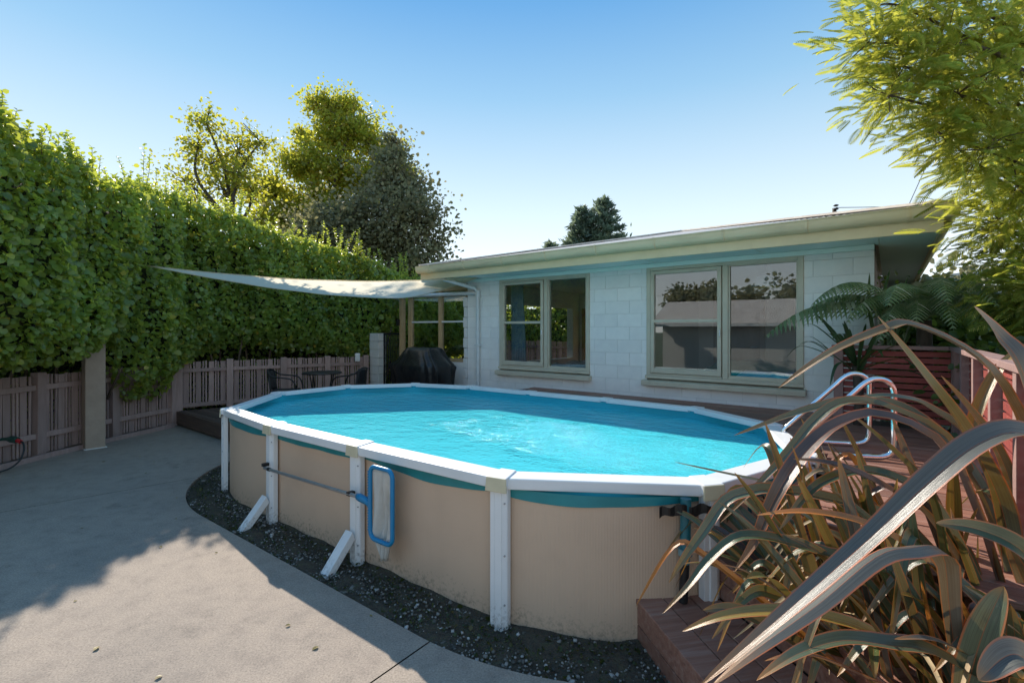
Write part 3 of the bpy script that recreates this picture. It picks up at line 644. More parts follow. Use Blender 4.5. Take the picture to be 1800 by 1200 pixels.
rf.grid([P0, P1]); roof = rf.build('roof', M['roof'], house, smooth=True)
rz = Z0 + (RY - EY + .05)*PT
for sgn, xe in ((1, EX1), (-1, EX0)):
    P0 = []; P1 = []; n = 330
    for i in range(n+1):
        y = EY - .05 + 9.2*i/n; d = min(y - EY + .05, 8.55 - y, 3.75); d = max(d, .004); dz = .009*math.sin(2*PI*y/.076)
        P0.append((xe + sgn*.04, y, Z0 + dz)); P1.append((xe + sgn*(.04 - d), y, Z0 + d*PT + dz))
    s = MB(); s.grid([P0, P1]); s.build('roof', M['roof'], house, smooth=True)
s = MB(); s.v = [(EX0, 8.6, Z0), (EX1, 8.6, Z0), ((EX0+EX1)/2, 8.55-3.75, Z0 + 3.75*PT)]; s.f = [(0, 1, 2)]; s.build('roof', M['roof'], house)
cp = MB()
AX = (EX0+EX1)/2; AD = (EX1-EX0)/2; az = Z0 + AD*PT + .03
for a, b in (((EX0-.02, EY-.03, Z0+.03), (AX, EY+AD, az)), ((EX1+.02, EY-.03, Z0+.03), (AX, EY+AD, az)), ((AX, EY+AD, az), (AX, 8.55-AD, az))): cp.beam(a, b, .16, .025)
cp.build('ridge_cap', M['roof'], house)
# downpipe
dp = MB(); dp.tube([(-6.42, -.66, 2.875), (-6.42, -.66, 2.80), (-6.40, -.62, 2.74), (-6.10, -.12, 2.60), (-6.06, -.06, 2.53), (-6.06, -.055, .3)], .036, n=12)
d_o = dp.build('downpipe', M['white_pvc'], house, smooth=True, auto=40)
MB().tube([(-6.06, -.055, 2.56), (-6.06, -.055, 2.44)], .046, n=12).build('pipe_joint', M['white_pvc'], d_o, smooth=True, auto=40)
MB().tube([(-6.06, -.055, 2.51), (-8.9, .02, 2.55)], .036, n=12).build('cross_pipe', M['white_pvc'], d_o, smooth=True, auto=40)
MB().box(-6.11, -6.01, -.10, -.001, 1.5, 1.53).build('pipe_clip', M['white_pvc'], d_o)

# things inside the rooms
def H(x, y, z=0): return HM @ Vector((x, y, z))
def soft_box(x0, x1, y0, y1, z0, z1, amp=.03, n=14, seed=0):
    mb = MB(); r = random.Random(seed); a1, a2, a3 = [r.random()*6 for _ in range(3)]; P = []
    for i in range(n+1):
        row = []
        for j in range(n+1):
            u, v = i/n, j/n; e = min(1, min(u, 1-u, v, 1-v)*6); e = math.sin(e*PI/2)
            row.append((x0+(x1-x0)*u, y0+(y1-y0)*v, z0 + (z1-z0)*e + amp*e*(math.sin(u*11+a1)*math.cos(v*9+a2) + .5*math.sin(u*23+v*17+a3))))
        P.append(row)
    mb.grid(P); mb.f = [f[::-1] for f in mb.f]; return mb
b1 = thing('bed', 'bed with wooden headboard and white patterned duvet in the left room', 'bed', H(-4.2, 1.6, .45), HA)
MB().box(-.95, .65, 1.0, 1.05, .0, .98).build('headboard', M['bed_wood'], b1, bevel=.01)
MB().box(-.95, .65, -.9, .99, .12, .38).build('base', M['bed_wood'], b1)
soft_box(-1.0, .72, -1.0, .95, .38, .72, .05, 18, 3).build('duvet', M['duvet'], b1, smooth=True)
for x in (-.85, .55):
    for y in (-.85, .95): MB().box(x-.04, x+.04, y-.04, y+.04, 0, .12).build('leg', M['bed_wood'], b1)
b2 = thing('bed', 'bed with green blanket and blue sheet behind the right window', 'bed', H(-1.3, 1.0, .45), HA)
MB().box(-.95, 1.0, -.6, .8, .1, .40).build('base', M['bed_wood'], b2)
soft_box(-1.0, 1.05, -.35, .85, .40, .86, .03, 18, 5).build('blanket', M['blanket_green'], b2, smooth=True)
soft_box(-.45, 1.04, -.68, -.30, .40, .76, .02, 12, 6).build('sheet', M['sheet_blue'], b2, smooth=True)
for x in (-.85, .9):
    for y in (-.5, .7): MB().box(x-.04, x+.04, y-.04, y+.04, 0, .1).build('leg', M['bed_wood'], b2)
lp = thing('pendant_lamp', 'grey dome pendant lamp with yellow inside, hanging in the right room', 'lamp', H(-1.22, .55, 2.74), HA)
prof = [(.02, -.16), (.07, -.165), (.13, -.20), (.175, -.26), (.19, -.34)]
for nm, mt, d in (('shade', 'lamp_shade', 0), ('shade_lining', 'lamp_inner', .006)):
    MB().loft([[((r-d)*math.cos(a*PI/14), (r-d)*math.sin(a*PI/14), z - d*.5) for a in range(28)] for r, z in prof], cap0=True, cap1=False).build(nm, M[mt], lp, smooth=True)
MB().tube([(0, 0, 0), (0, 0, -.17)], .007, n=6).build('cord', M['black_plastic'], lp)
wd = thing('wardrobe', 'pale blue-grey wardrobe with two dark knobs seen through the right window', 'wardrobe', H(-1.0, 3.7, .45), HA)
MB().box(-.25, .78, -.28, .28, 0, 2.2).build('carcass', M['wardrobe'], wd)
for x0, x1 in ((-.24, .262), (.268, .77)):
    d = MB().box(x0, x1, -.302, -.282, .05, 2.15).build('door', M['wardrobe'], wd, bevel=.004)
    MB().tube([(.262 + (-.05 if x0 < 0 else .05), -.30, 1.15), (.262 + (-.05 if x0 < 0 else .05), -.34, 1.15)], .022, n=10).build('knob', M['black_plastic'], d)
dr = thing('interior_door', 'brown timber door at the back of the right room', 'door', H(-2.35, 3.96, .45), HA)
MB().box(-.41, .41, 0, .035, .0, 2.0).build('leaf', M['door_wood'], dr, bevel=.004)
f = MB(); f.box(-.5, -.412, -.02, .036, 0, 2.08); f.box(.412, .5, -.02, .036, 0, 2.08); f.box(-.412, .412, -.02, .036, 2.002, 2.08); f.build('door_frame', M['pillar_paint'], dr)
MB().tube([(.34, -.001, 1.0), (.34, -.06, 1.0), (.24, -.06, 1.0)], .01, n=8).build('handle', M['alu'], dr)
def curtain(x0, x1, y, z0, z1, mt, label):
    mb = MB(); P = []
    for z, k in ((z0, 1.0), ((z0+z1)/2, .85), (z1, .7)):
        P.append([H(x0 + (x1-x0)*i/60*k, y + .035*math.sin(i*.85)*k, z) for i in range(61)])
    mb.grid(P); o = mb.build('curtain', M[mt], smooth=True); tag(o, label, 'curtain', 'curtains in the left room')
    sd = o.modifiers.new('thick', 'SOLIDIFY'); sd.thickness = .004
curtain(-5.50, -5.12, .27, .55, 2.62, 'curtain_blue', 'light blue curtain at the left edge of the left window')
curtain(-3.40, -3.95, .30, .55, 2.62, 'curtain_dark', 'dark grey curtain at the right edge of the left window')

# porch left of the house: posts, beams, glazed screen, translucent roof
porch = thing('porch', 'timber porch with glazed screen and pale see-through roof left of the house', 'porch', HO, HA)
for x in (-8.48,): MB().box(x-.05, x+.05, .06, .16, .2, 2.60).build('post', M['timber_yellow'], porch, bevel=.005)
MB().box(-9.0, -8.90, 3.4, 3.5, .2, 2.6).build('post', M['timber_yellow'], porch); MB().box(-6.6, -6.5, 4.35, 4.45, .2, 2.6).build('post', M['timber_yellow'], porch)
MB().box(-9.1, XL-.01, .062, .158, 2.602, 2.72).build('beam', M['timber_yellow'], porch)
MB().box(-9.1, XL-.01, 4.36, 4.44, 2.602, 2.72).build('beam', M['timber_yellow'], porch)
for k in range(5): MB().box(-9.0 + k*.6, -8.95 + k*.6, .16, 4.355, 2.61, 2.715).build('rafter', M['timber_yellow'], porch)
P0 = []; P1 = []
for i in range(140):
    x = -9.15 + 2.75*i/139; dz = .012*math.sin(2*PI*x/.12); P0.append((x, -.05, 2.735+dz)); P1.append((x, 4.5, 2.76+dz))
MB().grid([P0, P1]).build('roofing', M['clear_roof'], porch, smooth=True)
sc = MB(); sc.box(-8.24, -8.13, .07, .15, .27, 2.6)
for x in (-7.28,): sc.box(x, x+.09, .07, .15, 1.22, 2.6)
sc.box(-6.50, XL-.004, .07, .15, 1.22, 2.6)
so = sc.build('screen_post', M['timber_yellow'], porch, bevel=.004)
for a, b in ((-8.13, -7.28), (-7.19, -6.50)):
    MB().box(a, b, .08, .14, 1.955, 1.99).build('glazing_bar', M['white_pvc'], porch); MB().box(a, b, .06, .16, 1.16, 1.22).build('screen_sill', M['timber_yellow'], porch)
    MB().box(a, b, .108, .112, 1.2, 1.955).build('pane', M['glass'], porch); MB().box(a, b, .108, .112, 1.99, 2.6).build('pane', M['glass'], porch)
MB().box(-8.13, XL-.004, .06, .16, .27, 1.155).build('low_wall', M['block'], porch)
m = MB()
for k in range(12):
    z0 = .05 + .2*k; m.box(XL-.09 - (.02 if k % 2 else 0), XL-.003, -.012, .058, z0+.004, z0+.196)
m.build('rough_quoin', M['mortar'], porch, bevel=.008)
bx = MB().box(-8.56, -8.50, -.005, .055, 1.90, 2.04).build('meter_box', M['black_plastic'], bevel=.006); bx.location = HO; bx.rotation_euler = (0, 0, HA); tag(bx, 'small black sensor box fixed to the yellow porch post', 'sensor')

# ================================================================== DECKS AND STEPS
def plank_deck(name, label, z, rows, mt, kind_loc=(HO, HA)):
    d = thing(name, label, 'deck', HO, HA)
    for (x0, x1, yc) in rows:
        if x1 - x0 < .08: continue
        cuts = [x0]; x = x0 + random.uniform(1.2, 3.0)
        while x < x1 - .6: cuts.append(x); x += random.uniform(1.8, 3.2)
        cuts.append(x1)
        for a, b in zip(cuts[:-1], cuts[1:]):
            dz = random.uniform(-.002, .002)
            MB().box(a+.0015, b-.0015, yc-.0675, yc+.0675, z-.03+dz, z+dz).build('plank', M[mt], d, bevel=.004)
    return d
rows = []
for k in range(34):
    yc = -.078 - .1415*k; dy = yc + 2.88
    if yc > -.97: x0 = -4.78
    else: x0 = -2.11 + math.sqrt(max(0, 1.93**2 - dy*dy)) if abs(dy) < 1.93 else -3.0
    if yc < -3.3: x0 = max(x0, -.56 + (-3.54 - yc)*1.17)
    x1 = -.33 if yc > -.55 else .60
    if yc < -4.55: continue
    rows.append((x0, x1, yc))
rd = plank_deck('pool_deck', 'raised brown timber deck between the pool and the house wall', .80, rows, 'deck_red')
MB().box(-4.78, .6, -.90, -.02, .60, .765).build('joist_frame', M['deck_dark'], rd)
MB().box(.02, .6, -3.9, -1.1, .62, .765).build('joist_frame', M['deck_dark'], rd)
rows = []
for k in range(26):
    yc = -3.53 + .1415*k; dy = yc + 2.88
    x0 = -10.5 + (yc + 3.6)/3.6*1.25; x1 = -5.2 - math.sqrt(2.02**2 - dy*dy) if abs(dy) < 2.02 else -4.85
    if yc > -.9: x1 = -4.85
    if yc > -.03: continue
    rows.append((x0, x1, yc))
ld = plank_deck('low_deck', 'low dark timber deck along the fence left of the pool', .27, rows, 'deck_dark')
MB().box(-10.52, -6.9, -3.63, -3.605, .03, .265).build('edge_board', M['deck_dark'], ld, bevel=.004)
MB().box(-10.4, -6.9, -3.59, -3.50, .05, .235).build('joist', M['deck_dark'], ld)
tf_ = MB().box(-10.3, -6.4, .06, 5.0, .0, .25).build('porch_floor', M['concrete'], None); tf_.location = HO; tf_.rotation_euler = (0, 0, HA); tag(tf_, kind='structure')

st = thing('timber_steps', 'dark red timber steps beside the pool rising to the deck under the flax', 'steps', (.727, 2.917, 0), math.atan2(.2, .98))
def boards_along(x0, x1, y0, y1, z, n, w_gap=.006):
    w = (x1-x0)/n
    for k in range(n): MB().box(x0+k*w+w_gap/2, x0+(k+1)*w-w_gap/2, y0, y1 + random.uniform(-.004, .004), z-.032, z+random.uniform(-.0015, .0015)).build('tread_board', M['deck_red'], st, bevel=.004)
def riser(x, y0, y1, z0, z1, n):
    h = (z1-z0)/n
    for k in range(n): MB().box(x, x+.025, y0+.01, y1, z0+k*h+.003, z0+(k+1)*h-.003).build('riser_board', M['deck_red'], st, bevel=.003)
boards_along(-.012, .475, -1.75, .10, .218, 3); riser(0, -1.74, .09, -.05, .184, 2)
boards_along(.46, .90, -1.75, .14, .462, 3); riser(.475, -1.74, .13, .222, .428, 2)
riser(.885, -1.3, .20, .468, .768, 3)
MB().box(.03, .47, -1.73, .02, -.05, .18).build('frame', M['deck_dark'], st); MB().box(.505, .88, -1.73, .05, .0, .42).build('frame', M['deck_dark'], st); MB().box(.915, 1.2, -1.2, .1, .1, .74).build('frame', M['deck_dark'], st)

# ================================================================== RED SLATTED FENCE (right)
rf_ = thing('slatted_fence', 'red horizontal slat fence with pinkish cap rail beside the deck on the right', 'fence', HO, HA)
def post(x, y, z0=.78, z1=1.60, w=.085): MB().box(x-w/2, x+w/2, y-w/2, y+w/2, z0, z1).build('post', M['pink_timber'], rf_, bevel=.004)
post(-.30, -.61); post(.65, -.61)
for k in range(11):
    z = .87 + .066*k
    MB().box(-.257, .607, -.60, -.58, z, z+.052).build('slat', M['red_slat'], rf_, bevel=.002)
MB().box(-.36, .72, -.67, -.55, 1.602, 1.640).build('cap_rail', M['pink_timber'], rf_, bevel=.004)
for j in range(5):
    y1 = -.61 - .75*j; post(.65, y1 - .75)
    for k in range(11):
        z = .87 + .066*k; MB().box(.66, .68, y1-.75+.043, y1-.043, z, z+.052).build('slat', M['red_slat'], rf_, bevel=.002)
MB().box(.59, .71, -4.45, -.672, 1.603, 1.641).build('cap_rail', M['pink_timber'], rf_, bevel=.004)
MB().box(.607, .643, -.9, -.86, .8, 1.6).build('batten', M['pink_timber'], rf_)

# ================================================================== PICKET FENCES (left)
def picket_fence(name, label, pts, zb, zt, rails, post_h, endpost=True):
    f = thing(name, label, 'fence', (pts[0][0], pts[0][1], 0)); o0 = Vector((pts[0][0], pts[0][1], 0))
    pts = [Vector((x, y, 0)) - o0 for x, y in pts]
    pat = [(.092, .02), (.028, .022), (.028, .02)]
    for i, (a, b) in enumerate(zip(pts[:-1], pts[1:])):
        d = (b-a).normalized(); L = (b-a).length; n = Vector((d.y, -d.x, 0)); ang = math.atan2(d.y, d.x)     # n points to the pool side
        s = .07; k = 0
        while s < L - .08:
            w, gp_ = pat[k % 3]; k += 1
            w *= random.uniform(.95, 1.05); h = zt + random.uniform(-.012, .012)
            o = MB().box(0, w, -.018, 0, zb + random.uniform(0, .015), h).build('slat', M['fence_paint'], f)
            q = a + d*s - n*.012; o.location = q; o.rotation_euler = (random.uniform(-.006, .006), random.uniform(-.008, .008), ang + PI*0)
            s += w + gp_
        for (z0, z1) in rails:
            o = MB().box(.055, L-.055, -.045, -.005 if False else -.002, z0, z1).build('rail', M['fence_paint'], f, bevel=.003)
            o.location = a + n*.0 ; o.rotation_euler = (0, 0, ang)
        ps = [a] + ([b] if (i == len(pts)-2 and endpost) else [])
        for p in ps:
            o = MB().box(-.06, .06, -.075, .045, zb-.05, post_h).build('post', M['fence_paint'], f, bevel=.005); o.location = p; o.rotation_euler = (0, 0, ang)
    return f
# the slats stand behind the rails: with the path running away from the camera the pool lies on the right (-y of the fence frame)
f1 = picket_fence('picket_fence', 'mauve picket fence of mixed wide and thin slats beside the concrete', [(-6.95, 2.6), (-6.86, 4.1), (-6.80, 5.5), (-6.72, 6.85), (-6.62, 8.02), (-6.42, 9.12)], .04, 1.16, [(.27, .345), (.95, 1.025)], 1.20)
f2 = picket_fence('picket_fence', 'mauve picket fence behind the chairs on the low deck', [(-6.36, 9.22), (-5.72, 9.80), (-4.90, 10.36), (-4.15, 10.86), (-3.42, 11.28)], .29, 1.19, [(.32, .39), (.99, 1.055)], 1.22)
a = H(-10.6, 5.3); b = H(-8.3, 5.3); c = H(-5.9, 5.3)
f3 = picket_fence('picket_fence', 'mauve picket fence seen through the porch screen', [(a.x, a.y), (b.x, b.y), (c.x, c.y)], .25, 1.46, [(.45, .52), (1.25, 1.32)], 1.48)
kb = MB()
kp = [(-6.80, 2.6), (-6.70, 4.1), (-6.64, 5.5), (-6.56, 6.85), (-6.46, 8.0), (-6.28, 9.0)]
for (x0, y0), (x1, y1) in zip(kp[:-1], kp[1:]): kb.beam((x0, y0, .03), (x1, y1, .03), .05, .075)
tag(kb.build('kerb_board', M['fence_paint'], bevel=.004), 'low mauve edging board at the foot of the picket fence', 'edging')

pl_ = thing('square_post', 'tall beige square post standing in front of the picket fence under the hedge', 'post', (-6.42, 7.42, 0), R(-38))
MB().box(-.12, .12, -.12, .12, -.02, 1.78).build('shaft', M['pillar_paint'], pl_, bevel=.008)
MB().box(-.135, .135, -.135, .135, -.01, .012).build('foot', M['mortar'], pl_)
bp_ = thing('block_pillar', 'pale concrete block pillar at the end of the picket fence by the gate', 'pillar', H(-9.34, .08, 0), HA)
for k in range(8): MB().box(-.17, .17, -.10, .10, .21 + .19*k - (.2 if k == 0 else 0), .21 + .19*k + .184).build('block', M['pillar_paint' if False else 'mortar'], bp_, bevel=.005)
gt_ = thing('metal_gate', 'black metal bar gate beside the block pillar', 'gate', H(-9.12, .08, 0), HA)
fr_ = MB(); fr_.box(0, .03, 0, .03, .36, 1.74); fr_.box(.54, .57, 0, .03, .36, 1.74); fr_.box(.03, .54, .001, .029, 1.70, 1.738); fr_.box(.03, .54, .001, .029, .38, .42); fr_.build('frame', M['black_metal'], gt_)
for k in range(6): MB().tube([(.10+.075*k, .015, .42), (.10+.075*k, .015, 1.70)], .008, n=6).build('bar', M['black_metal'], gt_)
wb = MB(); wb.loft([[(x*sx, y*sx, z) for x, y in ((-.055, -.03), (-.045, -.05), (.045, -.05), (.055, -.03), (.055, .02), (-.055, .02))] for z, sx in ((0, .92), (.02, 1), (.17, 1), (.19, .9))])
o = wb.build('wall_box', M['white_resin'], bevel=.006); o.location = Vector((-3.55, 11.1, 1.08)); o.rotation_euler = (0, 0, R(28)); tag(o, 'small white plastic box on the picket fence beside the block pillar', 'box')

# ================================================================== LADDER, NET, PIPES
ladder = thing('pool_ladder', 'shiny stainless pool ladder with two hooped handrails on the deck edge', 'ladder', (2.50, 4.28, 0), math.atan2(-.3, .95))
def smooth_path(p, n=6):
    p = [Vector(q) for q in p]; o = []
    for i in range(len(p)-1):
        p0 = p[max(i-1, 0)]; p1 = p[i]; p2 = p[i+1]; p3 = p[min(i+2, len(p)-1)]
        for k in range(n):
            t = k/n; o.append(.5*((2*p1) + (p2-p0)*t + (2*p0-5*p1+4*p2-p3)*t*t + (3*p1-p0-3*p2+p3)*t**3))
    o.append(p[-1]); return o
prof = [(-.10, .10), (-.10, .45), (-.10, .80), (-.085, .90), (-.02, .98), (.14, 1.145), (.30, 1.31), (.37, 1.385), (.44, 1.425), (.515, 1.415), (.56, 1.355), (.565, 1.26), (.565, 1.10), (.565, .95), (.55, .87), (.50, .835), (.42, .826), (.20, .824)]
for y in (0, -.46):
    MB().tube(smooth_path([(x, y, z) for x, z in prof], 4), .0215, n=14).build('handrail', M['chrome'], ladder, smooth=True, auto=60)
for k in range(3):
    z = .30 + .25*k
    MB().box(-.15, -.06, -.44, -.02, z, z+.03).build('step', M['white_resin'], ladder, bevel=.006)
MB().box(-.14, -.05, -.42, -.04, .845, .872).build('step', M['white_resin'], ladder, bevel=.006)

net = thing('skimmer_net', 'blue framed leaf skimmer net with grey pole hung on the pool side', 'skimmer net', PC, PA)
MB().tube([(-.87, -1.885, .507), (.60, -1.885, .535)], .014, n=10).build('pole', M['alu'], net, smooth=True, auto=60)
MB().tube([(-.80, -1.885, .508), (-.76, -1.885, .509)], .017, n=10).build('clip', M['black_plastic'], net, smooth=True, auto=60)
for u in (-.88, .46): MB().box(u-.02, u+.02, -1.898, -1.845, .52, .548).build('hook', M['black_plastic'], net)
hd = MB(); hd.loft([[(u, -1.885 + r*math.cos(a*PI/4), z + r*1.4*math.sin(a*PI/4)) for a in range(8)] for u, z, r in ((.56, .534, .018), (.60, .533, .024), (.68, .525, .022), (.72, .50, .016), (.735, .48, .012))]); hd.build('handle', M['blue_plastic'], net, smooth=True)
u0, u1, z0, z1, r = .735, .985, .27, .80, .055; ring_ = []
for (cx, cz, a0) in ((u1-r, z1-r, 0), (u0+r, z1-r, 90), (u0+r, z0+r, 180), (u1-r, z0+r, 270)):
    for k in range(6):
        a = R(a0 + 18*k); ring_.append((cx + r*math.cos(a), cz + r*math.sin(a)))
MB().tube([(x, -1.895, z) for x, z in ring_], .0165, n=10, closed=True).build('rim', M['blue_plastic'], net, smooth=True)
P = []
for i in range(25):
    v = i/24; row = []
    for j in range(17):
        u = j/16; wd_ = (.97 - .20*math.sin(PI*min(1, v/.72))) if v < .72 else .97 - (v-.72)/.28*.72; x = (u0+.012) + (u1-u0-.024)*(.5 + (u-.5)*wd_ + (-.14*(v-.5) if v > .5 else 0)*.9)
        z = (z1-.02) - v*(.665); y = -1.888 + .055*math.sin(PI*u)*math.sin(PI*min(1, v*.9)) + .030*math.sin(u*17 + v*6) * math.sin(PI*u)*min(1, v*3) + (.03*(v-.75)/.25 if v > .75 else 0) + .012*math.sin(v*9+u*6)*math.sin(PI*u)
        row.append((x, y, z))
    P.append(row)
o = MB().grid(P).build('net_bag', M['net'], net, smooth=True); sd = o.modifiers.new('thick', 'SOLIDIFY'); sd.thickness = .002
for k in range(22): MB().box(u0-.026, u0-.014, -1.902, -1.888, z0+.05+k*.0205, z0+.058+k*.0205).build('tooth', M['blue_plastic'], net)

def pipe(x, y, z0, z1, label, tape):
    p = thing('filter_pipe', label, 'pipe', (x, y, 0))
    zc = z0 + (z1-z0)*.50
    MB().tube([(0, 0, zc), (.004, 0, z1)], .031, n=14).build('upper_pipe', M['teal_pipe'], p, smooth=True, auto=50)
    MB().tube([(0, 0, zc-.075), (0, 0, zc-.03), (0, 0, zc-.028), (0, 0, zc+.01)], [.027, .029, .040, .041], n=14).build('coupling', M['coupling'], p, smooth=True, auto=50)
    MB().tube([(-.012, .0, z0), (0, 0, zc-.05)], .026, n=14).build('lower_pipe', M['black_plastic'], p, smooth=True, auto=50)
    if tape:
        t = MB(); P = []
        for v in (0, 1):
            P.append([( -.155 + .30*i/20, -.034 + (.012 if abs(i-10) > 2 else 0) + .006*math.sin(i*1.3), .735 + .055*v + .010*math.sin(i*.8+v) - (.022*(1-i/6) if i < 6 else 0)) for i in range(21)])
        t.grid(P); o = t.build('tape', M['black_plastic'], p); s_ = o.modifiers.new('thick', 'SOLIDIFY'); s_.thickness = .004
pipe(1.008, 2.815, .22, .822, 'teal filter pipe strapped to the pool wall with black tape on the lower step', True)
pipe(1.475, 3.045, .464, .80, 'shorter teal pipe in front of the deck riser behind the white post', False)

# ================================================================== FURNITURE, BARBECUE, SAIL, HOSE
def chair(loc, rz, label):
    c = thing('garden_chair', label, 'chair', loc, rz, 'chairs on the low deck')
    for s in (-1, 1):
        MB().tube(smooth_path([(.24, .25*s, 0), (.25, .265*s, .30), (.24, .275*s, .50), (.17, .285*s, .63), (.02, .285*s, .665), (-.16, .27*s, .69), (-.245, .20*s, .76), (-.27, .10*s, .80), (-.275, 0, .81)], 4), .013, n=8).build('arm', M['black_metal'], c, smooth=True)
        MB().tube([(-.26, .23*s, 0), (-.20, .22*s, .40), (-.235, .20*s, .74)], .012, n=8).build('rear_leg', M['black_metal'], c, smooth=True)
    MB().tube(smooth_path([(.21, -.22, .415), (.225, 0, .415), (.21, .22, .415), (0, .24, .40), (-.2, .21, .39), (-.21, 0, .39), (-.2, -.21, .39), (0, -.24, .40), (.21, -.22, .415)], 3), .012, n=8).build('seat_rim', M['black_metal'], c, smooth=True)
    MB().loft([[(x, y, z) for x, y in ((.21, -.21), (.21, .21), (-.20, .20), (-.20, -.20))] for z in (.405, .425)]).build('seat', M['rattan'], c, bevel=.008)
    P = []
    for i in range(7):
        v = i/6; P.append([(-.205 - .065*v - .03*(1-(y/.2)**2) + .03*abs(y/.2)**2, y*(1.0 + .04*v), .42 + .38*v) for y in np.linspace(-.19, .19, 9)])
    o = MB().grid(P).build('backrest', M['rattan'], c, smooth=True); s_ = o.modifiers.new('thick', 'SOLIDIFY'); s_.thickness = .014
q = Vector((-4.22, 9.00, .27)); chair(q, R(12), 'black woven garden chair at the left of the small table, facing right')
chair(Vector((-3.12, 9.35, .27)), R(172), 'black woven garden chair at the right of the small table, facing left')
tb = thing('garden_table', 'small black garden table between the two woven chairs', 'table', (-3.66, 9.32, .27), R(15))
MB().loft([[(.36*math.cos(a*PI/16), .36*math.sin(a*PI/16), z) for a in range(32)] for z in (.70, .722)]).build('table_top', M['rattan'], tb, bevel=.005)
MB().tube([(.355*math.cos(a*PI/16), .355*math.sin(a*PI/16), .705) for a in range(32)], .013, n=6, closed=True).build('rim', M['black_metal'], tb, smooth=True)
for k in range(4):
    a = R(45+90*k); MB().tube(smooth_path([(.30*math.cos(a), .30*math.sin(a), 0), (.22*math.cos(a), .22*math.sin(a), .35), (.28*math.cos(a), .28*math.sin(a), .70)], 4), .012, n=8).build('leg', M['black_metal'], tb, smooth=True)

bq = thing('covered_barbecue', 'barbecue under a wrinkled black plastic cover beside the porch', 'barbecue', H(-7.10, -.52, .27), HA)
rings = []; nseg = 96
secs = [(0, .60, .30), (.12, .61, .31), (.45, .63, .32), (.70, .65, .33), (.82, .68, .345), (.86, .66, .34), (.93, .56, .31), (1.02, .47, .28), (1.12, .40, .25), (1.17, .36, .21), (1.185, .28, .15)]
for z, hx, hy in secs:
    rr_ = []
    for k in range(nseg):
        a = 2*PI*k/nseg; c_, s_ = math.cos(a), math.sin(a); e = .45
        x = hx*math.copysign(abs(c_)**e, c_); y = hy*math.copysign(abs(s_)**e, s_)
        fold = (.022*math.sin(a*13+z*2.2) + .018*math.sin(a*7-z*3+1) + .010*math.sin(a*23+z*8))*(1 if z < .84 else .55)
        rr_.append((x*(1+fold*1.6) + (.03 if z > .9 else 0), y*(1+fold*2.6), z + .012*math.sin(a*5+z*9)*(z > .2)))
    rings.append(rr_)
MB().loft(rings, cap0=False).build('cover', M['cover_black'], bq, smooth=True)
for sx in (-1, 1):
    for sy in (-1, 1): MB().box(sx*.48-.03, sx*.48+.03, sy*.2-.03, sy*.2+.03, 0, .5).build('leg', M['black_metal'], bq)

sail = thing('shade_sail', 'cream triangular shade sail stretched from the hedge to the house', 'shade sail', (-3.0, 9.2, 0))
SA, SB, SC = [Vector(p) - Vector((-3.0, 9.2, 0)) for p in ((-6.02, 8.0, 2.86), (-.66, 9.02, 2.77), (-2.75, 10.95, 2.52))]
n = 28; idx = {}; mb = MB(); ctr = (SA+SB+SC)/3
for i in range(n+1):
    for j in range(n+1-i):
        a, b = i/n, j/n; c = 1-a-b; p = SA*a + SB*b + SC*c
        edge = 3*math.sqrt(max(0, min(1, (a*b+b*c+c*a)*3))) if False else (a*b+b*c+c*a)
        pull = .22*max(0, (a*b*(1-c)**2 + b*c*(1-a)**2 + c*a*(1-b)**2))*1.5
        p = p + (ctr - p)*pull; p.z -= .50*edge + .012*math.sin(a*23)*edge
        idx[i, j] = len(mb.v); mb.v.append(tuple(p))
for i in range(n):
    for j in range(n-i):
        mb.f.append((idx[i, j], idx[i+1, j], idx[i, j+1]))
        if i+j < n-1: mb.f.append((idx[i+1, j], idx[i+1, j+1], idx[i, j+1]))
mb.build('cloth', M['sail'], sail, smooth=True)
for pth in ([idx[i, 0] for i in range(n+1)], [idx[0, j] for j in range(n+1)], [idx[i, n-i] for i in range(n+1)]):
    MB().tube([mb.v[k] for k in pth], .010, n=6).build('hem', M['sail'], sail, smooth=True)
for p, d in ((SA, (-.5, -.25, .1)), (SB, (.22, .12, .03)), (SC, (.06, .5, .0))): MB().tube([p, p + Vector(d)], .006, n=6).build('cord', M['alu'], sail)

hs = thing('garden_hose', 'black hose hanging from a green tap fitting with red ring on the fence', 'hose', (-6.52, 6.33, 0))
MB().tube(smooth_path([(.10, -.02, .345), (.15, -.03, .33), (.19, -.06, .24), (.19, -.12, .12), (.14, -.22, .04), (.02, -.40, .018), (-.16, -.62, .016), (-.3, -.95, .016)], 5), .011, n=8).build('tube', M['hose'], hs, smooth=True)
MB().tube([(-.17, .0, .37), (-.09, 0, .375), (-.03, 0, .375), (.05, -.01, .362), (.055, -.01, .36)], [.018, .022, .045, .042, .02], n=12).build('fitting', M['green_plastic'], hs, smooth=True, auto=40)
MB().tube([(.05, -.01, .362), (.11, -.02, .343)], .026, n=12).build('ring', M['red_plastic'], hs, smooth=True, auto=40)
MB().tube([(-.17, 0, .37), (-.26, 0, .37), (-.28, 0, .34)], .012, n=8).build('tap', M['alu'], hs, smooth=True)

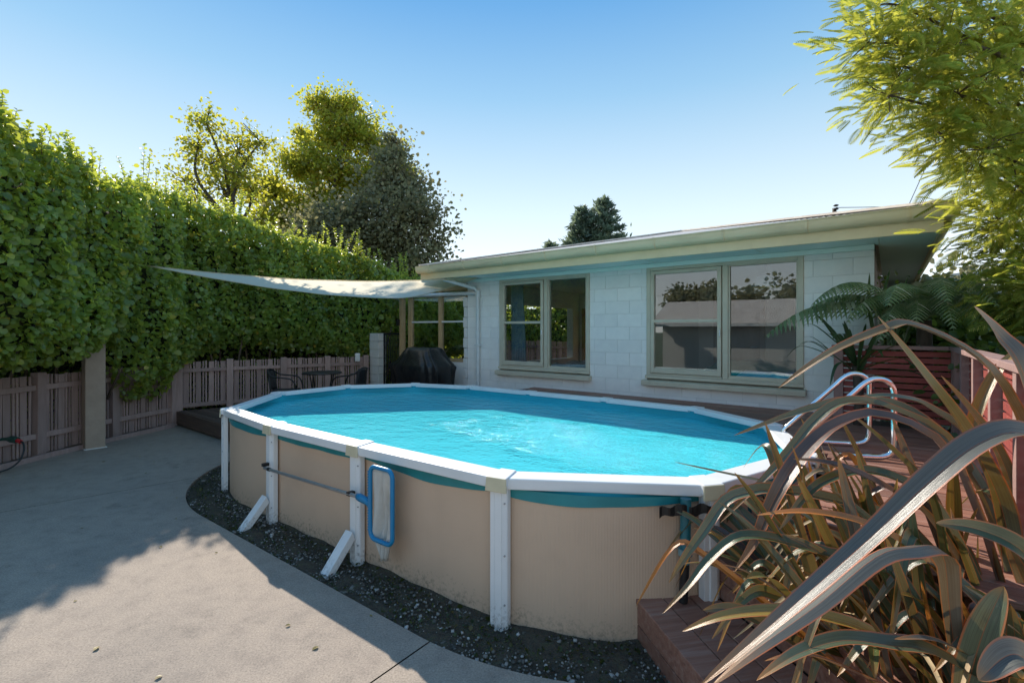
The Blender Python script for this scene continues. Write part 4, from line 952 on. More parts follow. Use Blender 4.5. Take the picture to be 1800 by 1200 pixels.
# ================================================================== POWER POLE AND WIRES, GARAGE BEHIND THE CAMERA
pp = thing('power_pole', 'dark power pole top with insulators showing above the roof', 'power pole', (20.0, 30.0, 0))
MB().tube([(0, 0, 0), (0, 0, 9.35)], [.16, .11], n=10).build('pole', M['bark'], pp, smooth=True)
MB().box(-.5, -.32, -.1, .1, 8.2, 8.75).build('crossarm_block', M['insulator'], pp)
for k in range(5): MB().tube([(0, -.15, 8.55 + .22*k), (0, -.15, 8.60 + .22*k), (0, -.15, 8.66 + .22*k)], [.09, .17, .08], n=10).build('insulator', M['insulator'], pp, smooth=True)
for k, z in enumerate((9.35, 8.98, 8.62)):
    a = Vector((20, 29.85, z)); b = Vector((46, 38.0, z + 3.4)); pts = [a.lerp(b, t) + Vector((0, 0, -1.2*t*(1-t))) for t in np.linspace(0, 1, 14)]
    o = MB().tube(pts, .022, n=5).build('power_line', M['black_plastic']); tag(o, ['top wire running right from the power pole', 'middle wire running right from the power pole', 'lowest wire running right from the power pole'][k], 'power line', 'wires from the power pole')
o = MB().tube([Vector((12.8, 16, 5.2)), Vector((16.6, 18.2, 10.2))], .012, n=5).build('power_line', M['black_plastic']); tag(o, 'thin wire slanting up into the feathery tree', 'power line')
o = MB().tube([Vector((13.4, 15.5, 4.35)), Vector((22, 20, 5.4))], .014, n=5).build('power_line', M['black_plastic']); tag(o, 'thin level wire behind the corner of the house eave', 'power line')

gar = thing('garage', 'white garage with brown corrugated roof mirrored in the right window', 'garage', (-3.0, -3.0, 0), math.atan2(-.66, .75))
MB().box(-6.2, 3.2, -3.9, -.12, -.05, 1.98).build('wall', M['garage_wall'], gar)
P0 = []; P1 = []; P2 = []; n = 420
for i in range(n+1):
    x = -6.6 + 10.2*i/n; dz = .009*math.sin(2*PI*x/.076); P0.append((x, .18, 2.03+dz)); P1.append((x, -2.0, 2.03+2.18*.42+dz)); P2.append((x, -4.2, 2.03+dz))
MB().grid([P0, P1]).build('roof', M['roof'], gar, smooth=True); MB().grid([P1, P2]).build('roof', M['roof'], gar, smooth=True)
MB().box(-6.6, 3.6, .17, .27, 1.93, 2.02).build('gutter', M['white_pvc'], gar)
s = MB(); s.v = [(-6.2, -.12, 1.98), (-6.2, -3.9, 1.98), (-6.2, -2.0, 2.85)]; s.f = [(0, 1, 2)]; s.build('gable', M['garage_wall'], gar)

# ------------------------------------------------------------------ fallen leaves on the concrete
M['fallen'] = leaf_mat('fallen', [(0, (.08, .05, .02)), (.5, (.24, .17, .05)), (1, (.34, .32, .10))], transl=.15)
lv = MB(); lv.v = [tuple(p) for p in LEAF_V*np.array([.036, .028, .04])]; lv.f = [tuple(f) for f in LEAF_F]
pos = [(-1.82, 2.52), (-1.93, 2.40), (-2.35, 2.75), (-1.35, 2.95), (-1.1, 2.75), (-.9, 3.05), (-1.9, 2.13), (-2.4, 3.9), (-2.9, 4.0), (-3.2, 4.6), (-3.9, 4.4), (-4.2, 5.3), (-4.6, 6.1), (-4.9, 6.6), (-5.3, 6.9), (-5.6, 6.6), (-5.9, 7.2), (-5.2, 7.6), (-4.7, 7.3), (-4.2, 7.2), (-4.0, 6.6), (-5.9, 6.1), (-6.1, 5.9), (-5.6, 8.0), (-6.0, 8.2), (-3.6, 5.2), (-3.0, 5.0), (-1.55, 2.2), (-.75, 2.4), (-2.9, 3.2)]
prot = lv.build('fallen_leaf', M['fallen'])
for i, (x, y) in enumerate(pos):
    o = prot if i == 0 else prot.copy()
    if i: COL.objects.link(o)
    o.location = (x, y, .004); o.rotation_euler = (random.uniform(-.2, .2), random.uniform(-.2, .2), random.random()*6.28); k = random.uniform(.5, 1.2); o.scale = (k, k, k)
    tag(o, 'small dry fallen leaf lying on the concrete', 'leaf', 'fallen leaves on the concrete')

# ================================================================== HEDGES
def lerp_rows(rows, n):
    rows = np.array(rows, dtype=float); seg_ = np.r_[0, np.cumsum(np.linalg.norm(np.diff(rows[:, :2], axis=0), axis=1))]
    s = np.linspace(0, seg_[-1], n); return s, np.stack([np.interp(s, seg_, rows[:, k]) for k in range(rows.shape[1])], 1)
def hedge(name, label, rows, thick, n_leaf, leaf_len, sprigs, stems, mt='hedge_leaf', front_sign=1):
    """rows: x, y, front offset, bottom z, top z along the hedge; the front is to the right of the path"""
    o0 = np.array([rows[0][0], rows[0][1], 0.0]); h = thing(name, label, 'hedge', tuple(o0))
    N = 400; s, R_ = lerp_rows(rows, N); R_[:, :2] -= o0[:2]
    d = unit(np.gradient(R_[:, :2], axis=0)); ker = np.ones(25)/25; d = unit(np.stack([np.convolve(np.pad(d[:, k], 12, 'edge'), ker, 'valid') for k in (0, 1)], 1))
    nr = np.stack([d[:, 1], -d[:, 0]], 1)
    def prof(i, t, depth=0.0):
        """t 0..1 from the front bottom up over the top to the back"""
        f, zb, zt = R_[i, 2], R_[i, 3], R_[i, 4]; H_ = zt - zb
        wob = .13*np.sin(s[i]*2.3 + t*5) + .09*np.sin(s[i]*5.1 - t*9 + 1.3) + .06*np.sin(s[i]*11 + t*17)
        tf_ = np.clip(t/.70, 0, 1); tt = np.clip((t-.70)/.22, 0, 1); tb = np.clip((t-.92)/.08, 0, 1)
        off = f - .28*np.maximum(0, 1 - tf_/.16)**1.5 + .10*np.sin(tf_*PI) + wob*.8*(1-tt) - thick*tt; z = zb + H_*tf_ - .16*np.maximum(0, (tf_-.88)/.12)**2
        off = off - .18*np.maximum(0, (tf_-.86)/.14)**2*(1-tt)
        z = z + wob*.8*tt*(1-tb) - tb*H_*.5
        nx = np.where(tt > .02, .12, 1.0); nz = np.where(tt > .02, 1.0, .15 + 1.1*np.maximum(0, tf_-.85)/.15)
        P_ = np.stack([R_[i, 0] + nr[i, 0]*(off - depth*nx), R_[i, 1] + nr[i, 1]*(off - depth*nx), z - depth*nz], 1)
        Nn = unit(np.stack([nr[i, 0]*nx, nr[i, 1]*nx, nz], 1)); return P_, Nn
    # leaves
    i = rng.integers(0, N, n_leaf); t = rng.random(n_leaf)**1.0; dep = np.abs(rng.normal(0, .11, n_leaf)) - .05
    P_, Nn = prof(i, t, dep); T = unit(Nn*.35 + rand_dirs(n_leaf)*.75 + np.array([0, 0, -.15])*(t < .7)[:, None]); Nl = unit(Nn*1.0 + rand_dirs(n_leaf)*.75 + [0, 0, .35])
    sz = leaf_len*np.exp(rng.normal(0, .22, n_leaf)); Vs, Fs = scatter(LEAF_V, LEAF_F, P_, T, Nl, np.stack([sz, sz*1.02, sz], 1))
    AV = [Vs]; AF = [Fs]; nb = len(Vs)
    # upright sprigs along the top
    st_ = MB()
    for k in range(sprigs):
        ii = np.array([rng.integers(0, N)]); tt = np.array([rng.uniform(.64, .90)]); p, nn = prof(ii, tt); p = p[0]; L = abs(rng.normal(.17, .11)) + .06 + (rng.uniform(.2, .5) if rng.random() < .16 else 0)
        dr = unit(np.array([rng.normal()*.25, rng.normal()*.25, 1.0])); m = int(6 + L*36)
        st_.tube([Vector(p - dr*.08), Vector(p + dr*L*.55 + rng.normal(size=3)*.012), Vector(p + dr*L)], [.005, .004, .0025], n=4)
        q = p + dr*(np.linspace(.0, 1, m)[:, None]*L); az = np.arange(m)*2.4; out = np.stack([np.cos(az), np.sin(az), np.full(m, .55)], 1)
        sz = leaf_len*rng.uniform(.55, .95, m); v_, f_ = scatter(LEAF_V, LEAF_F, q, unit(out + rng.normal(size=(m, 3))*.2), unit(np.array([0, 0, 1.0]) + rng.normal(size=(m, 3))*.5), sz)
        AV.append(v_); AF.append(f_ + nb); nb += len(v_)
    # looser growth low down behind the fence
    m = int(n_leaf*.22); ii = rng.integers(0, N, m); off = R_[ii, 2]*0 - rng.uniform(.30, 1.25, m); z = rng.random(m)*(R_[ii, 3] + .45)
    q = np.stack([R_[ii, 0] + nr[ii, 0]*off, R_[ii, 1] + nr[ii, 1]*off, z], 1) + rng.normal(size=(m, 3))*.05
    sz = leaf_len*np.exp(rng.normal(.08, .22, m)); v_, f_ = scatter(LEAF_V, LEAF_F, q, rand_dirs(m), unit(rand_dirs(m) + np.column_stack([nr[ii], np.zeros(m)])*.7), sz); AV.append(v_); AF.append(f_ + nb); nb += len(v_)
    fo = quads_obj('foliage', np.concatenate(AV), np.concatenate(AF), M[mt], h); fo['kind'] = 'stuff'
    if sprigs: st_.build('sprig_stems', M['twig'], h)['kind'] = 'stuff'
    # solid dark core well inside the leaves, added to stop light showing through
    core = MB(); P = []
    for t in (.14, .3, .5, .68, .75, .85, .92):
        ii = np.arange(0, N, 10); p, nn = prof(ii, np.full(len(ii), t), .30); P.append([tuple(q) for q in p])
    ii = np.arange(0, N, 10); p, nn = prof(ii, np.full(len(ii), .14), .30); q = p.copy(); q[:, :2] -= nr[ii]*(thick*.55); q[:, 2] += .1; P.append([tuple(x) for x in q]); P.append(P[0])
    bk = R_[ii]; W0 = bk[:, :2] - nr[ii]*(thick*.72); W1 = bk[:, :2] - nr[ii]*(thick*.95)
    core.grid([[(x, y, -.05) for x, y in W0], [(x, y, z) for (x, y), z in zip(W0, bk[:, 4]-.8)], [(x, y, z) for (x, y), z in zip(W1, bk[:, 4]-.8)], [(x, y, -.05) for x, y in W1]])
    core.grid(P); core.build('blocking_core', M['dark_core'], h, smooth=True)
    for k in range(stems):
        i0 = int((k+.5)/stems*(N-1)); c = R_[i0]; b = np.array([c[0] - nr[i0, 0]*(thick*.35), c[1] - nr[i0, 1]*(thick*.35), .0]) + rng.normal(size=3)*[.15, .15, 0]
        for j in range(3):
            tip = np.array([c[0] + nr[i0, 0]*rng.uniform(-.5, .15) + rng.normal()*.3, c[1] + nr[i0, 1]*rng.uniform(-.5, .15) + rng.normal()*.3, c[3] + rng.uniform(.3, 1.0)]); mid = (b+tip)/2 + rng.normal(size=3)*[.12, .12, .05]
            MB().tube(smooth_path([b, mid, tip], 4), [.032, .030, .028, .026, .024, .022, .02, .017, .013], n=6).build('stem', M['twig'], h, smooth=True)
    return h
hedge('hedge', 'tall thick green broadleaf hedge growing over the picket fence on the left', [
    (-7.15, 3.0, 1.05, 1.45, 4.25), (-7.05, 4.6, 1.12, 1.40, 4.35), (-6.95, 5.6, 1.15, 1.35, 4.40), (-6.88, 6.5, 1.08, 1.35, 4.28), (-6.78, 7.2, .92, 1.50, 4.02), (-6.74, 7.6, .80, 1.52, 4.10), (-6.70, 7.85, .52, 1.1, 4.18), (-6.66, 8.1, .45, .62, 4.38), (-6.58, 8.75, .42, .60, 4.48), (-6.42, 9.3, .25, 1.20, 4.44),
    (-5.80, 10.05, .15, 1.45, 4.26), (-4.98, 10.65, .12, 1.38, 4.02), (-4.20, 11.15, .12, 1.28, 3.84), (-3.45, 11.6, .08, 1.10, 3.58), (-3.05, 12.6, .10, 1.0, 3.40), (-2.3, 14.2, .10, 1.0, 3.25), (-1.3, 16.2, .1, 1.0, 3.2)], 1.5, 66000, .075, 460, 16)
a = H(-15.5, 6.1); b = H(-8.0, 6.2); c = H(-4.5, 6.2); d_ = H(-1.5, 6.3)
hedge('hedge', 'trimmed hedge seen through the porch screen behind the house', [(d_.x, d_.y, 0, .5, 2.9), (c.x, c.y, 0, .5, 2.95), (b.x, b.y, 0, .5, 3.0), (a.x, a.y, 0, .5, 3.0)][::-1], 1.0, 17000, .085, 30, 4)

# ================================================================== TREES
def limb(mb, a, b, r0, r1, bend=.12, n=6):
    a = Vector(a); b = Vector(b); L = (b-a).length; m = (a+b)/2 + Vector(rng.normal(size=3)*bend*L*.5) + Vector((0, 0, bend*L*.4))
    p = smooth_path([a, m, b], n); k = len(p); mb.tube(p, [r0 + (r1-r0)*i/(k-1) for i in range(k)], n=6 if r0 < .06 else 9); return p
def tree(name, label, base, trunk_r, fork_z, clumps, n_leaf, leaf, mt, lean=(0, 0), cat='tree', group=None, tmpl=(LEAF_V, LEAF_F), flat=1.0, sub_n=9, hang=0.0, twig_r=.012, spread=.30, fill=.35):
    """clumps: (dx, dy, z, radius) relative to the base"""
    t = thing(name, label, cat, base, 0, group); tr = MB(); fz = Vector((lean[0], lean[1], fork_z))
    limb(tr, (0, 0, -.1), fz, trunk_r, trunk_r*.72, .05); br = MB(); AV = []; AF = []; nb = 0; tot = sum(c[3]**2 for c in clumps)
    for (dx, dy, z, r) in clumps:
        c = Vector((dx, dy, z)); start = fz*(.75 + .25*min(1, (z-fork_z)/max(fork_z, .1)*.5 + .5)) if z > fork_z else fz*.7
        limb(br, start, c, trunk_r*.45, trunk_r*.14, .14)
        for j in range(sub_n):
            dd = rand_dirs(1)[0]; dd[2] = dd[2]*.8 + .1; rad = r*rng.uniform(.45, 1.30); sc = np.array(c) + dd*rad*np.array([1, 1, flat])
            limb(br, c, sc, trunk_r*.12, twig_r*.6, .15, 4)
            m = max(4, int(n_leaf*(r*r/tot)/sub_n)); sp = r*spread*rng.uniform(.7, 1.4)
            P_ = np.array(c) + (sc - np.array(c))*rng.uniform(fill, 1.12, (m, 1)) + rng.normal(size=(m, 3))*sp*np.array([1, 1, .7*flat]); T = unit(rand_dirs(m) + (P_-sc)*.6/sp + [0, 0, -hang]); Nn = unit(rand_dirs(m)*.9 + [0, 0, .8])
            sz = leaf*np.exp(rng.normal(0, .25, m)); v_, f_ = scatter(tmpl[0], tmpl[1], P_, T, Nn, sz); AV.append(v_); AF.append(f_ + nb); nb += len(v_)
    tr.build('trunk', M['bark'], t, smooth=True); br.build('branches', M['bark'], t, smooth=True)
    fo = quads_obj('crown', np.concatenate(AV), np.concatenate(AF), M[mt], t); return t
# px-independent positions in metres: the sparse tree, the tall yellowing tree, dark evergreens
tree('plane_tree', 'sparse yellowing tree with bare dark branches above the left hedge', (-9.85, 17.0, 0), .17, 5.9, [(-1.5, 0, 6.9, .8), (-.9, .3, 7.7, .85), (-1.3, .2, 8.4, .6), (.7, 0, 6.6, .6), (-.7, -.3, 8.9, .65), (.1, .2, 8.2, .7), (.5, -.2, 7.2, .75), (-.2, 0, 6.7, .55), (.9, .2, 8.5, .6), (-1.75, .2, 6.3, .35)], 4300, .10, 'autumn_leaf', lean=(.05, 0), sub_n=13, twig_r=.02, spread=.30, fill=.55)
tree('plane_tree', 'tallest yellow-green tree rising behind the hedge in the middle of the group', (-8.76, 24.00, 0), 0.30, 6.3, [(-3.2, 0, 8.7, 1.15), (-2.7, 0, 7.3, 1.2), (-3.7, .2, 7.4, .8), (3.0, 0, 9.6, 1.0), (-2.2, .2, 10.0, .8), (-0.73, 0.0, 12.84, 0.91), (0.36, 0.24, 12.96, 0.96), (-0.24, 0.0, 11.4, 1.26), (1.07, -0.24, 11.76, 1.2), (2.04, 0.13, 10.93, 1.02), (2.87, 0.24, 10.67, 0.66), (-1.56, 0.0, 9.96, 1.2), (-0.13, -0.47, 9.47, 1.49), (1.44, 0.0, 9.24, 1.44), (-1.93, 0.36, 8.04, 1.2), (-0.36, -0.24, 7.8, 1.33), (2.27, 0.24, 8.76, 1.02), (-1.8, 0.24, 11.53, 0.47), (3.47, 0.0, 9.47, 0.6)], 34000, 0.125, 'autumn_leaf', sub_n=18, twig_r=.022, spread=.26, fill=.4)
tree('evergreen_tree', 'dark grey-green evergreen tree at the right end of the tree group', (-4.25, 18.0, 0), .22, 3.0, [(-.1, 0, 8.2, .85), (.35, .1, 7.3, 1.0), (-.5, 0, 7.0, 1.0), (.1, -.4, 6.0, 1.3), (.9, 0, 5.9, .85), (1.25, .2, 5.1, .75), (-.7, 0, 5.2, 1.2), (.5, -.3, 4.6, 1.2), (1.35, 0, 3.9, .75), (.1, 0, 3.6, 1.1), (-.3, .3, 8.9, .4), (1.7, .1, 3.4, .5)], 15000, .115, 'olive_leaf', sub_n=14, spread=.27)
tree('evergreen_tree', 'low dark evergreen tree below the tall yellow-green tree', (-6.3, 17.0, 0), .18, 2.4, [(-.2, 0, 5.6, 1.0), (.9, 0, 5.9, .9), (-1.0, .2, 5.2, .8), (.3, -.3, 4.8, 1.3), (1.4, 0, 5.0, 1.0), (-.8, 0, 4.4, 1.0)], 8500, .115, 'olive_leaf', sub_n=13, spread=.28)
# conifers beyond the roof
def conifer(name, label, base, height, rad, z0, n, seed):
    t = thing(name, label, 'tree', base, 0, 'conifers beyond the roof'); tr = MB(); tr.tube([(0, 0, 0), (0, 0, height*.6), (0, 0, height)], [.28, .16, .03], n=8); br = MB(); AV = []; AF = []; nb = 0; r = np.random.default_rng(seed)
    for k in range(n):
        u = k/(n-1); z = z0 + (height-z0)*u; L = rad*(1-u)**.75*(.8 + .4*r.random()) + .12; a = k*2.4 + r.random()*.5
        tip = Vector((math.cos(a)*L, math.sin(a)*L, z + L*.18)); br.tube([(0, 0, z), tip*.5 + Vector((0, 0, z*.5 - L*.02)), tip], [.05, .03, .012], n=5)
        m = int(40 + 90*L/rad); q = r.random(m)**.6; P_ = np.outer(q, np.array([tip.x, tip.y, 0])) + np.array([0, 0, z]) + np.outer(q, [0, 0, L*.18]) + r.normal(size=(m, 3))*np.array([.13, .13, .07])*(.5 + L/rad)
        T = unit(np.array([tip.x, tip.y, L*.45])/L + r.normal(size=(m, 3))*.6); v_, f_ = scatter(BLADE_V*np.array([1, .32, 1]), BLADE_F, P_, T, unit(r.normal(size=(m, 3)) + [0, 0, 1]), .42*np.exp(r.normal(0, .2, m))); AV.append(v_); AF.append(f_ + nb); nb += len(v_)
    tr.build('trunk', M['bark'], t, smooth=True); br.build('branches', M['bark'], t); quads_obj('crown', np.concatenate(AV), np.concatenate(AF), M['conifer_leaf'], t)
conifer('conifer', 'taller conifer with tiered branches beyond the house roof', (7.6, 40, 0), 12.55, 1.9, 8.0, 46, 1)
conifer('conifer', 'slimmer left conifer beside the taller one beyond the roof', (5.85, 40.5, 0), 11.9, 1.25, 8.0, 40, 2)
conifer('conifer', 'tiny conifer tip just above the roof left of the two conifers', (3.35, 42, 0), 9.25, .7, 7.4, 18, 3)

# ================================================================== PLANTS ON THE RIGHT
WF = frond_template(12, .34, .085, .20, 50)
def frond_tree():
    t = thing('feathery_tree', 'tall tree with feathery yellow-green leaves overhanging the top right corner', 'tree', (5.3, 4.2, 0)); o0 = np.array([5.3, 4.2, 0])
    tr = MB(); limb(tr, (0, 0, -.05), (-.15, .1, 2.4), .12, .09, .04); limb(tr, (-.15, .1, 2.4), (-.35, .05, 4.4), .09, .05, .06); tr.build('trunk', M['bark'], t, smooth=True)
    # branch ends in world metres with the spread of their foliage
    cl = [(2.65, 4.05, 4.20, .26), (2.75, 3.95, 3.72, .24), (2.95, 4.0, 3.98, .30), (3.0, 4.1, 4.55, .32), (3.25, 4.0, 3.45, .24), (3.35, 4.1, 4.15, .36), (3.45, 4.0, 3.75, .32), (3.45, 4.2, 4.75, .34), (3.6, 3.9, 3.25, .26), (3.75, 4.1, 3.5, .34), (3.85, 4.1, 4.0, .36), (3.9, 4.2, 4.5, .38), (3.95, 4.0, 3.0, .30), (4.0, 4.2, 2.75, .28), (4.15, 4.1, 3.3, .38), (4.3, 4.2, 2.45, .32), (4.35, 4.3, 3.8, .40), (4.2, 4.1, 2.15, .26), (4.45, 4.2, 2.9, .38), (4.4, 4.3, 4.5, .4), (4.5, 4.2, 2.0, .30), (4.35, 4.05, 1.85, .2), (4.7, 4.4, 3.3, .4), (4.7, 4.4, 2.4, .4)]
    br = MB(); AV = []; AF = []; nb = 0
    for (x, y, z, r) in cl:
        x += .22 + .12*max(0, 3.6 - x)
        c = np.array([x, y, z]) - o0; st_ = np.array([-.15 - .12*max(0, z-2.4), .08, min(max(1.7, z-.7), 4.3)])
        limb(br, st_, c, .028, .007, .10)
        m = int(150*(r/.3)**1.6)
        for j in range(7):
            p = c + rand_dirs(1)[0]*r*.9; limb(br, c, p, .006, .003, .1, 3)
        P_ = c + rng.normal(size=(m, 3))*r*np.array([.62, .5, .5]); out = unit(P_ - c); T = unit(out*.6 + np.array([-.65, -.15, -.05]) + rand_dirs(m)*.55); Nn = unit(np.array([0, -.25, 1.0]) + rand_dirs(m)*.6)
        sz = rng.uniform(.11, .25, m); v_, f_ = scatter(WF[0], WF[1], P_, T, Nn, np.stack([sz, sz, sz], 1)); AV.append(v_); AF.append(f_ + nb); nb += len(v_)
    br.build('branches', M['twig'], t, smooth=True); quads_obj('crown', np.concatenate(AV), np.concatenate(AF), M['wattle_leaf'], t)
frond_tree()

def fern(loc, label, fr, h):
    t = thing('tree_fern', label, 'fern', loc); c0 = Vector((0, 0, h))
    MB().tube([(0, 0, 0), (0, 0, h*.6), c0], [.09, .08, .06], n=10).build('trunk', M['bark'], t, smooth=True)
    for (az, L, rise, droop) in fr:
        d = Vector((math.cos(R(az)), math.sin(R(az)), 0)); n = 34; V = []; F = []; side = Vector((-d.y, d.x, 0)); pts = []
        for i in range(n+1):
            u = i/n; pts.append(c0 + d*(L*(u - .12*u*u)) + Vector((0, 0, rise*math.sin(u*PI*.62)*1.05 - droop*u*u*1.0)))
        b = MB().tube(pts[::3] + [pts[-1]], [.007*(1 - .8*i/(len(pts[::3]))) for i in range(len(pts[::3])+1)], n=5); 
        for i in range(3, n):
            u = i/n; tg = (pts[i+1]-pts[i-1]).normalized(); ln = .19*L*math.sin(PI*min(1, u*.93 + .07))**.7
            for s_ in (-1, 1):
                # pinna: itself feathered as a toothed strip
                dirp = (side*s_ + tg*.35 + Vector((0, 0, -.22))).normalized(); w = tg*(L/n*.46)
                k = 5; base = len(b.v); q0 = pts[i]
                for j in range(k+1):
                    v = j/k; q = q0 + dirp*(ln*v) + Vector((0, 0, -.35*ln*v*v)); ww = w*(1 - v**2.2)*(1.0 if j % 2 == 0 else .72) + w*.04
                    b.v += [tuple(q - ww), tuple(q + ww)]
                for j in range(k): b.f.append((base+2*j, base+2*j+1, base+2*j+3, base+2*j+2))
        b.build('frond', M['fern_leaf'], t)
fern((4.22, 4.95, .1), 'tree fern with arching grey-green fronds over the red fence', [(158, 1.25, .42, .35), (172, 1.75, .38, .55), (190, 1.05, .42, .45), (208, 1.0, .35, .55), (225, .85, .42, .5), (245, .85, .45, .55), (270, .8, .4, .5), (300, .9, .45, .5), (325, 1.0, .45, .5), (350, 1.0, .45, .5), (20, 1.0, .4, .5), (60, .9, .4, .5), (100, 1.0, .4, .5), (135, 1.1, .45, .45), (182, 1.35, .55, .40), (215, 1.15, .50, .38), (240, 1.0, .55, .40), (265, .95, .52, .42)], 1.80)

def blade_mesh(pts, w, fold=.25, nrm=(0, -.5, .85), n_s=24, tw=0.0, wprof=None):
    """one strap leaf: control points, width, keel fold; returns verts, faces, uvs"""
    p = smooth_path(pts, max(3, n_s//(len(pts)-1))); m = len(p); V = []; F = []; UV = []; N0 = Vector(nrm).normalized(); pw = None
    for i, q in enumerate(p):
        t = i/(m-1); tg = (p[min(i+1, m-1)] - p[max(i-1, 0)]).normalized(); sd = tg.cross(N0)
        if sd.length < .15 and pw is not None: sd = pw
        sd.normalize()
        if pw is not None:
            if sd.dot(pw) < 0: sd = -sd
            sd = (sd*.5 + pw*.5).normalized()
        pw = sd.copy(); nn = sd.cross(tg).normalized()
        if tw: sd = (sd*math.cos(tw*t) + nn*math.sin(tw*t)); nn = sd.cross(tg).normalized()
        ww = w*.5*((min(1, .55 + 1.5*t))*(1 - t**4)**.9 if wprof is None else wprof(t)) + .0006
        for k, a in enumerate((-1, -.55, 0, .55, 1)):
            V.append(tuple(q + sd*a*ww + nn*(abs(a)*ww*fold*(1 - .6*t)))); UV.append(((a+1)/2, t))
    for i in range(m-1):
        for k in range(4): b = i*5+k; F.append((b, b+1, b+6, b+5))
    return V, F, UV
def blade_obj(name, mt, parent, *a, **k):
    V, F, UV = blade_mesh(*a, **k); me = bpy.data.meshes.new(name); me.from_pydata(V, [], F); uvl = me.uv_layers.new(name='UVMap')
    uvl.data.foreach_set('uv', np.array([UV[v] for f in F for v in f], dtype=np.float32).ravel()); me.polygons.foreach_set('use_smooth', [True]*len(F)); me.materials.append(M[mt]); me.update(); me.set_sharp_from_angle(angle=R(24))
    o = bpy.data.objects.new(name, me); COL.objects.link(o); o.parent = parent; return o

cb = thing('cabbage_plant', 'dark green strap-leaved plant against the house wall beside the fern', 'plant', (3.66, 5.12, .8))
MB().tube([(0, 0, -.1), (.02, 0, .25), (0, .02, .62)], [.05, .045, .04], n=8).build('stem', M['bark'], cb, smooth=True)
for k in range(30):
    a = k*2.4 + random.random()*.4; el = random.uniform(.1, 1.25); L = random.uniform(.55, .85); d = Vector((math.cos(a)*math.cos(el), math.sin(a)*math.cos(el), math.sin(el))); c0 = Vector((0, .01, .58 + random.uniform(-.08, .08)))
    blade_obj('leaf', 'blade_leaf', cb, [c0, c0 + d*L*.4, c0 + d*L*.75 + Vector((0, 0, -.10*(1.2-el)*L)), c0 + d*L*.95 + Vector((0, 0, -.42*(1.25-el)*L))], .042, nrm=(0, 0, 1) if el < .9 else (0, -1, .2), n_s=12, fold=.4)
for k, (x, z) in enumerate(((.20, 1.62), (.42, 1.66), (.62, 1.58), (.78, 1.50), (.32, 1.42), (.9, 1.36))):      # taller upright blades behind
    c0 = Vector((.25 + .05*k, .05, .75)); blade_obj('leaf', 'blade_leaf', cb, [c0, c0.lerp(Vector((x, .1, z)), .5) + Vector((-.05, 0, .05)), Vector((x, .1, z))], .045, nrm=(0, -1, .2), n_s=10, fold=.3)

def shrub(name, label, base, blobs, n, leaf, mt='shrub_leaf'):
    return tree(name, label, base, .05, .4, blobs, n, leaf, mt, cat='shrub', sub_n=9, twig_r=.006, spread=.36)
shrub('shrub', 'dark leafy shrub behind the red fence at the house end', (5.1, 5.9, 0), [(0, 0, 1.2, .55), (.5, .2, 1.6, .6), (-.3, -.3, 1.0, .45), (.9, .4, 1.9, .5), (.2, .5, 1.8, .5), (.4, -.5, 1.1, .5)], 4200, .085)
shrub('shrub', 'glossy green shrub inside the right fence under the feathery tree', (4.45, 3.95, 0), [(0, 0, 1.0, .35), (-.05, -.35, .85, .35), (.1, .3, 1.35, .4), (.2, -.1, 1.6, .4), (-.2, -.6, .7, .35), (.35, .4, 1.8, .4), (-.35, -.15, .95, .25)], 3600, .075)
shrub('shrub', 'bronze-green bush on the skyline beyond the house end', (8.6, 9.8, 0), [(0, 0, 2.3, .7), (.8, .3, 2.6, .7), (-.6, .2, 2.0, .6), (.3, -.2, 1.5, .9)], 2600, .13, 'olive_leaf')
nb_ = thing('neighbour_shed', 'grey roof edge of a shed just beyond the right end of the house', 'shed', (9.5, 11.2, 0), R(-20))
MB().box(-1.5, 1.5, 0, 2, 0, 2.75).build('wall', M['garage_wall'], nb_); MB().hexa([(-1.8, -.3, 2.72), (1.8, -.3, 3.1), (1.8, 2.3, 3.1), (-1.8, 2.3, 2.72), (-1.8, -.3, 2.82), (1.8, -.3, 3.2), (1.8, 2.3, 3.2), (-1.8, 2.3, 2.82)]).build('roof', M['alu'], nb_)
ball = thing('garden_ball', 'pale round stone ball among the shrubs by the right fence', 'ornament', (2.98, 2.95, 1.12))
bm = bmesh.new(); bmesh.ops.create_icosphere(bm, subdivisions=4, radius=.075)
for v in bm.verts: v.co *= 1 + .02*math.sin(v.co.x*60)*math.sin(v.co.z*50)
me = bpy.data.meshes.new('ball'); bm.to_mesh(me); bm.free(); me.materials.append(M['duvet'] if False else M['plaster']); me.polygons.foreach_set('use_smooth', [True]*len(me.polygons)); o = bpy.data.objects.new('ball', me); COL.objects.link(o); o.parent = ball
MB().tube([(0, 0, -1.1), (0, 0, -.06)], [.05, .035], n=10).build('stake', M['bark'], ball, smooth=True)

# ---- trees behind the camera that the windows mirror
tree('evergreen_tree', 'dark bushy tree behind the garage, mirrored in the right window', (-11.2, -3.6, 0), .2, 2.0, [(0, 0, 3.3, .9), (1.3, -.6, 2.9, .8), (-1.2, .6, 3.0, .8), (.4, .2, 2.3, .9)], 5200, .17, 'olive_leaf', sub_n=10, spread=.3)
tree('evergreen_tree', 'second dark bushy tree behind the garage, mirrored in the right window', (-8.0, -7.0, 0), .2, 2.0, [(0, 0, 3.6, .9), (1.3, -.6, 3.2, .9), (-1.2, .6, 3.1, .9), (.4, .2, 2.5, 1.0)], 5200, .17, 'olive_leaf', sub_n=10, spread=.3)
tree('poplar_tree', 'slim pair of upright poplars behind the garage, mirrored in the right window', (-5.6, -10.5, 0), .15, 3.0, [(0, 0, 5.6, .5), (0, 0, 4.7, .6), (.9, -.7, 5.3, .45), (.9, -.7, 4.4, .6), (0, 0, 3.6, .7)], 3600, .15, 'olive_leaf', sub_n=9, spread=.35)

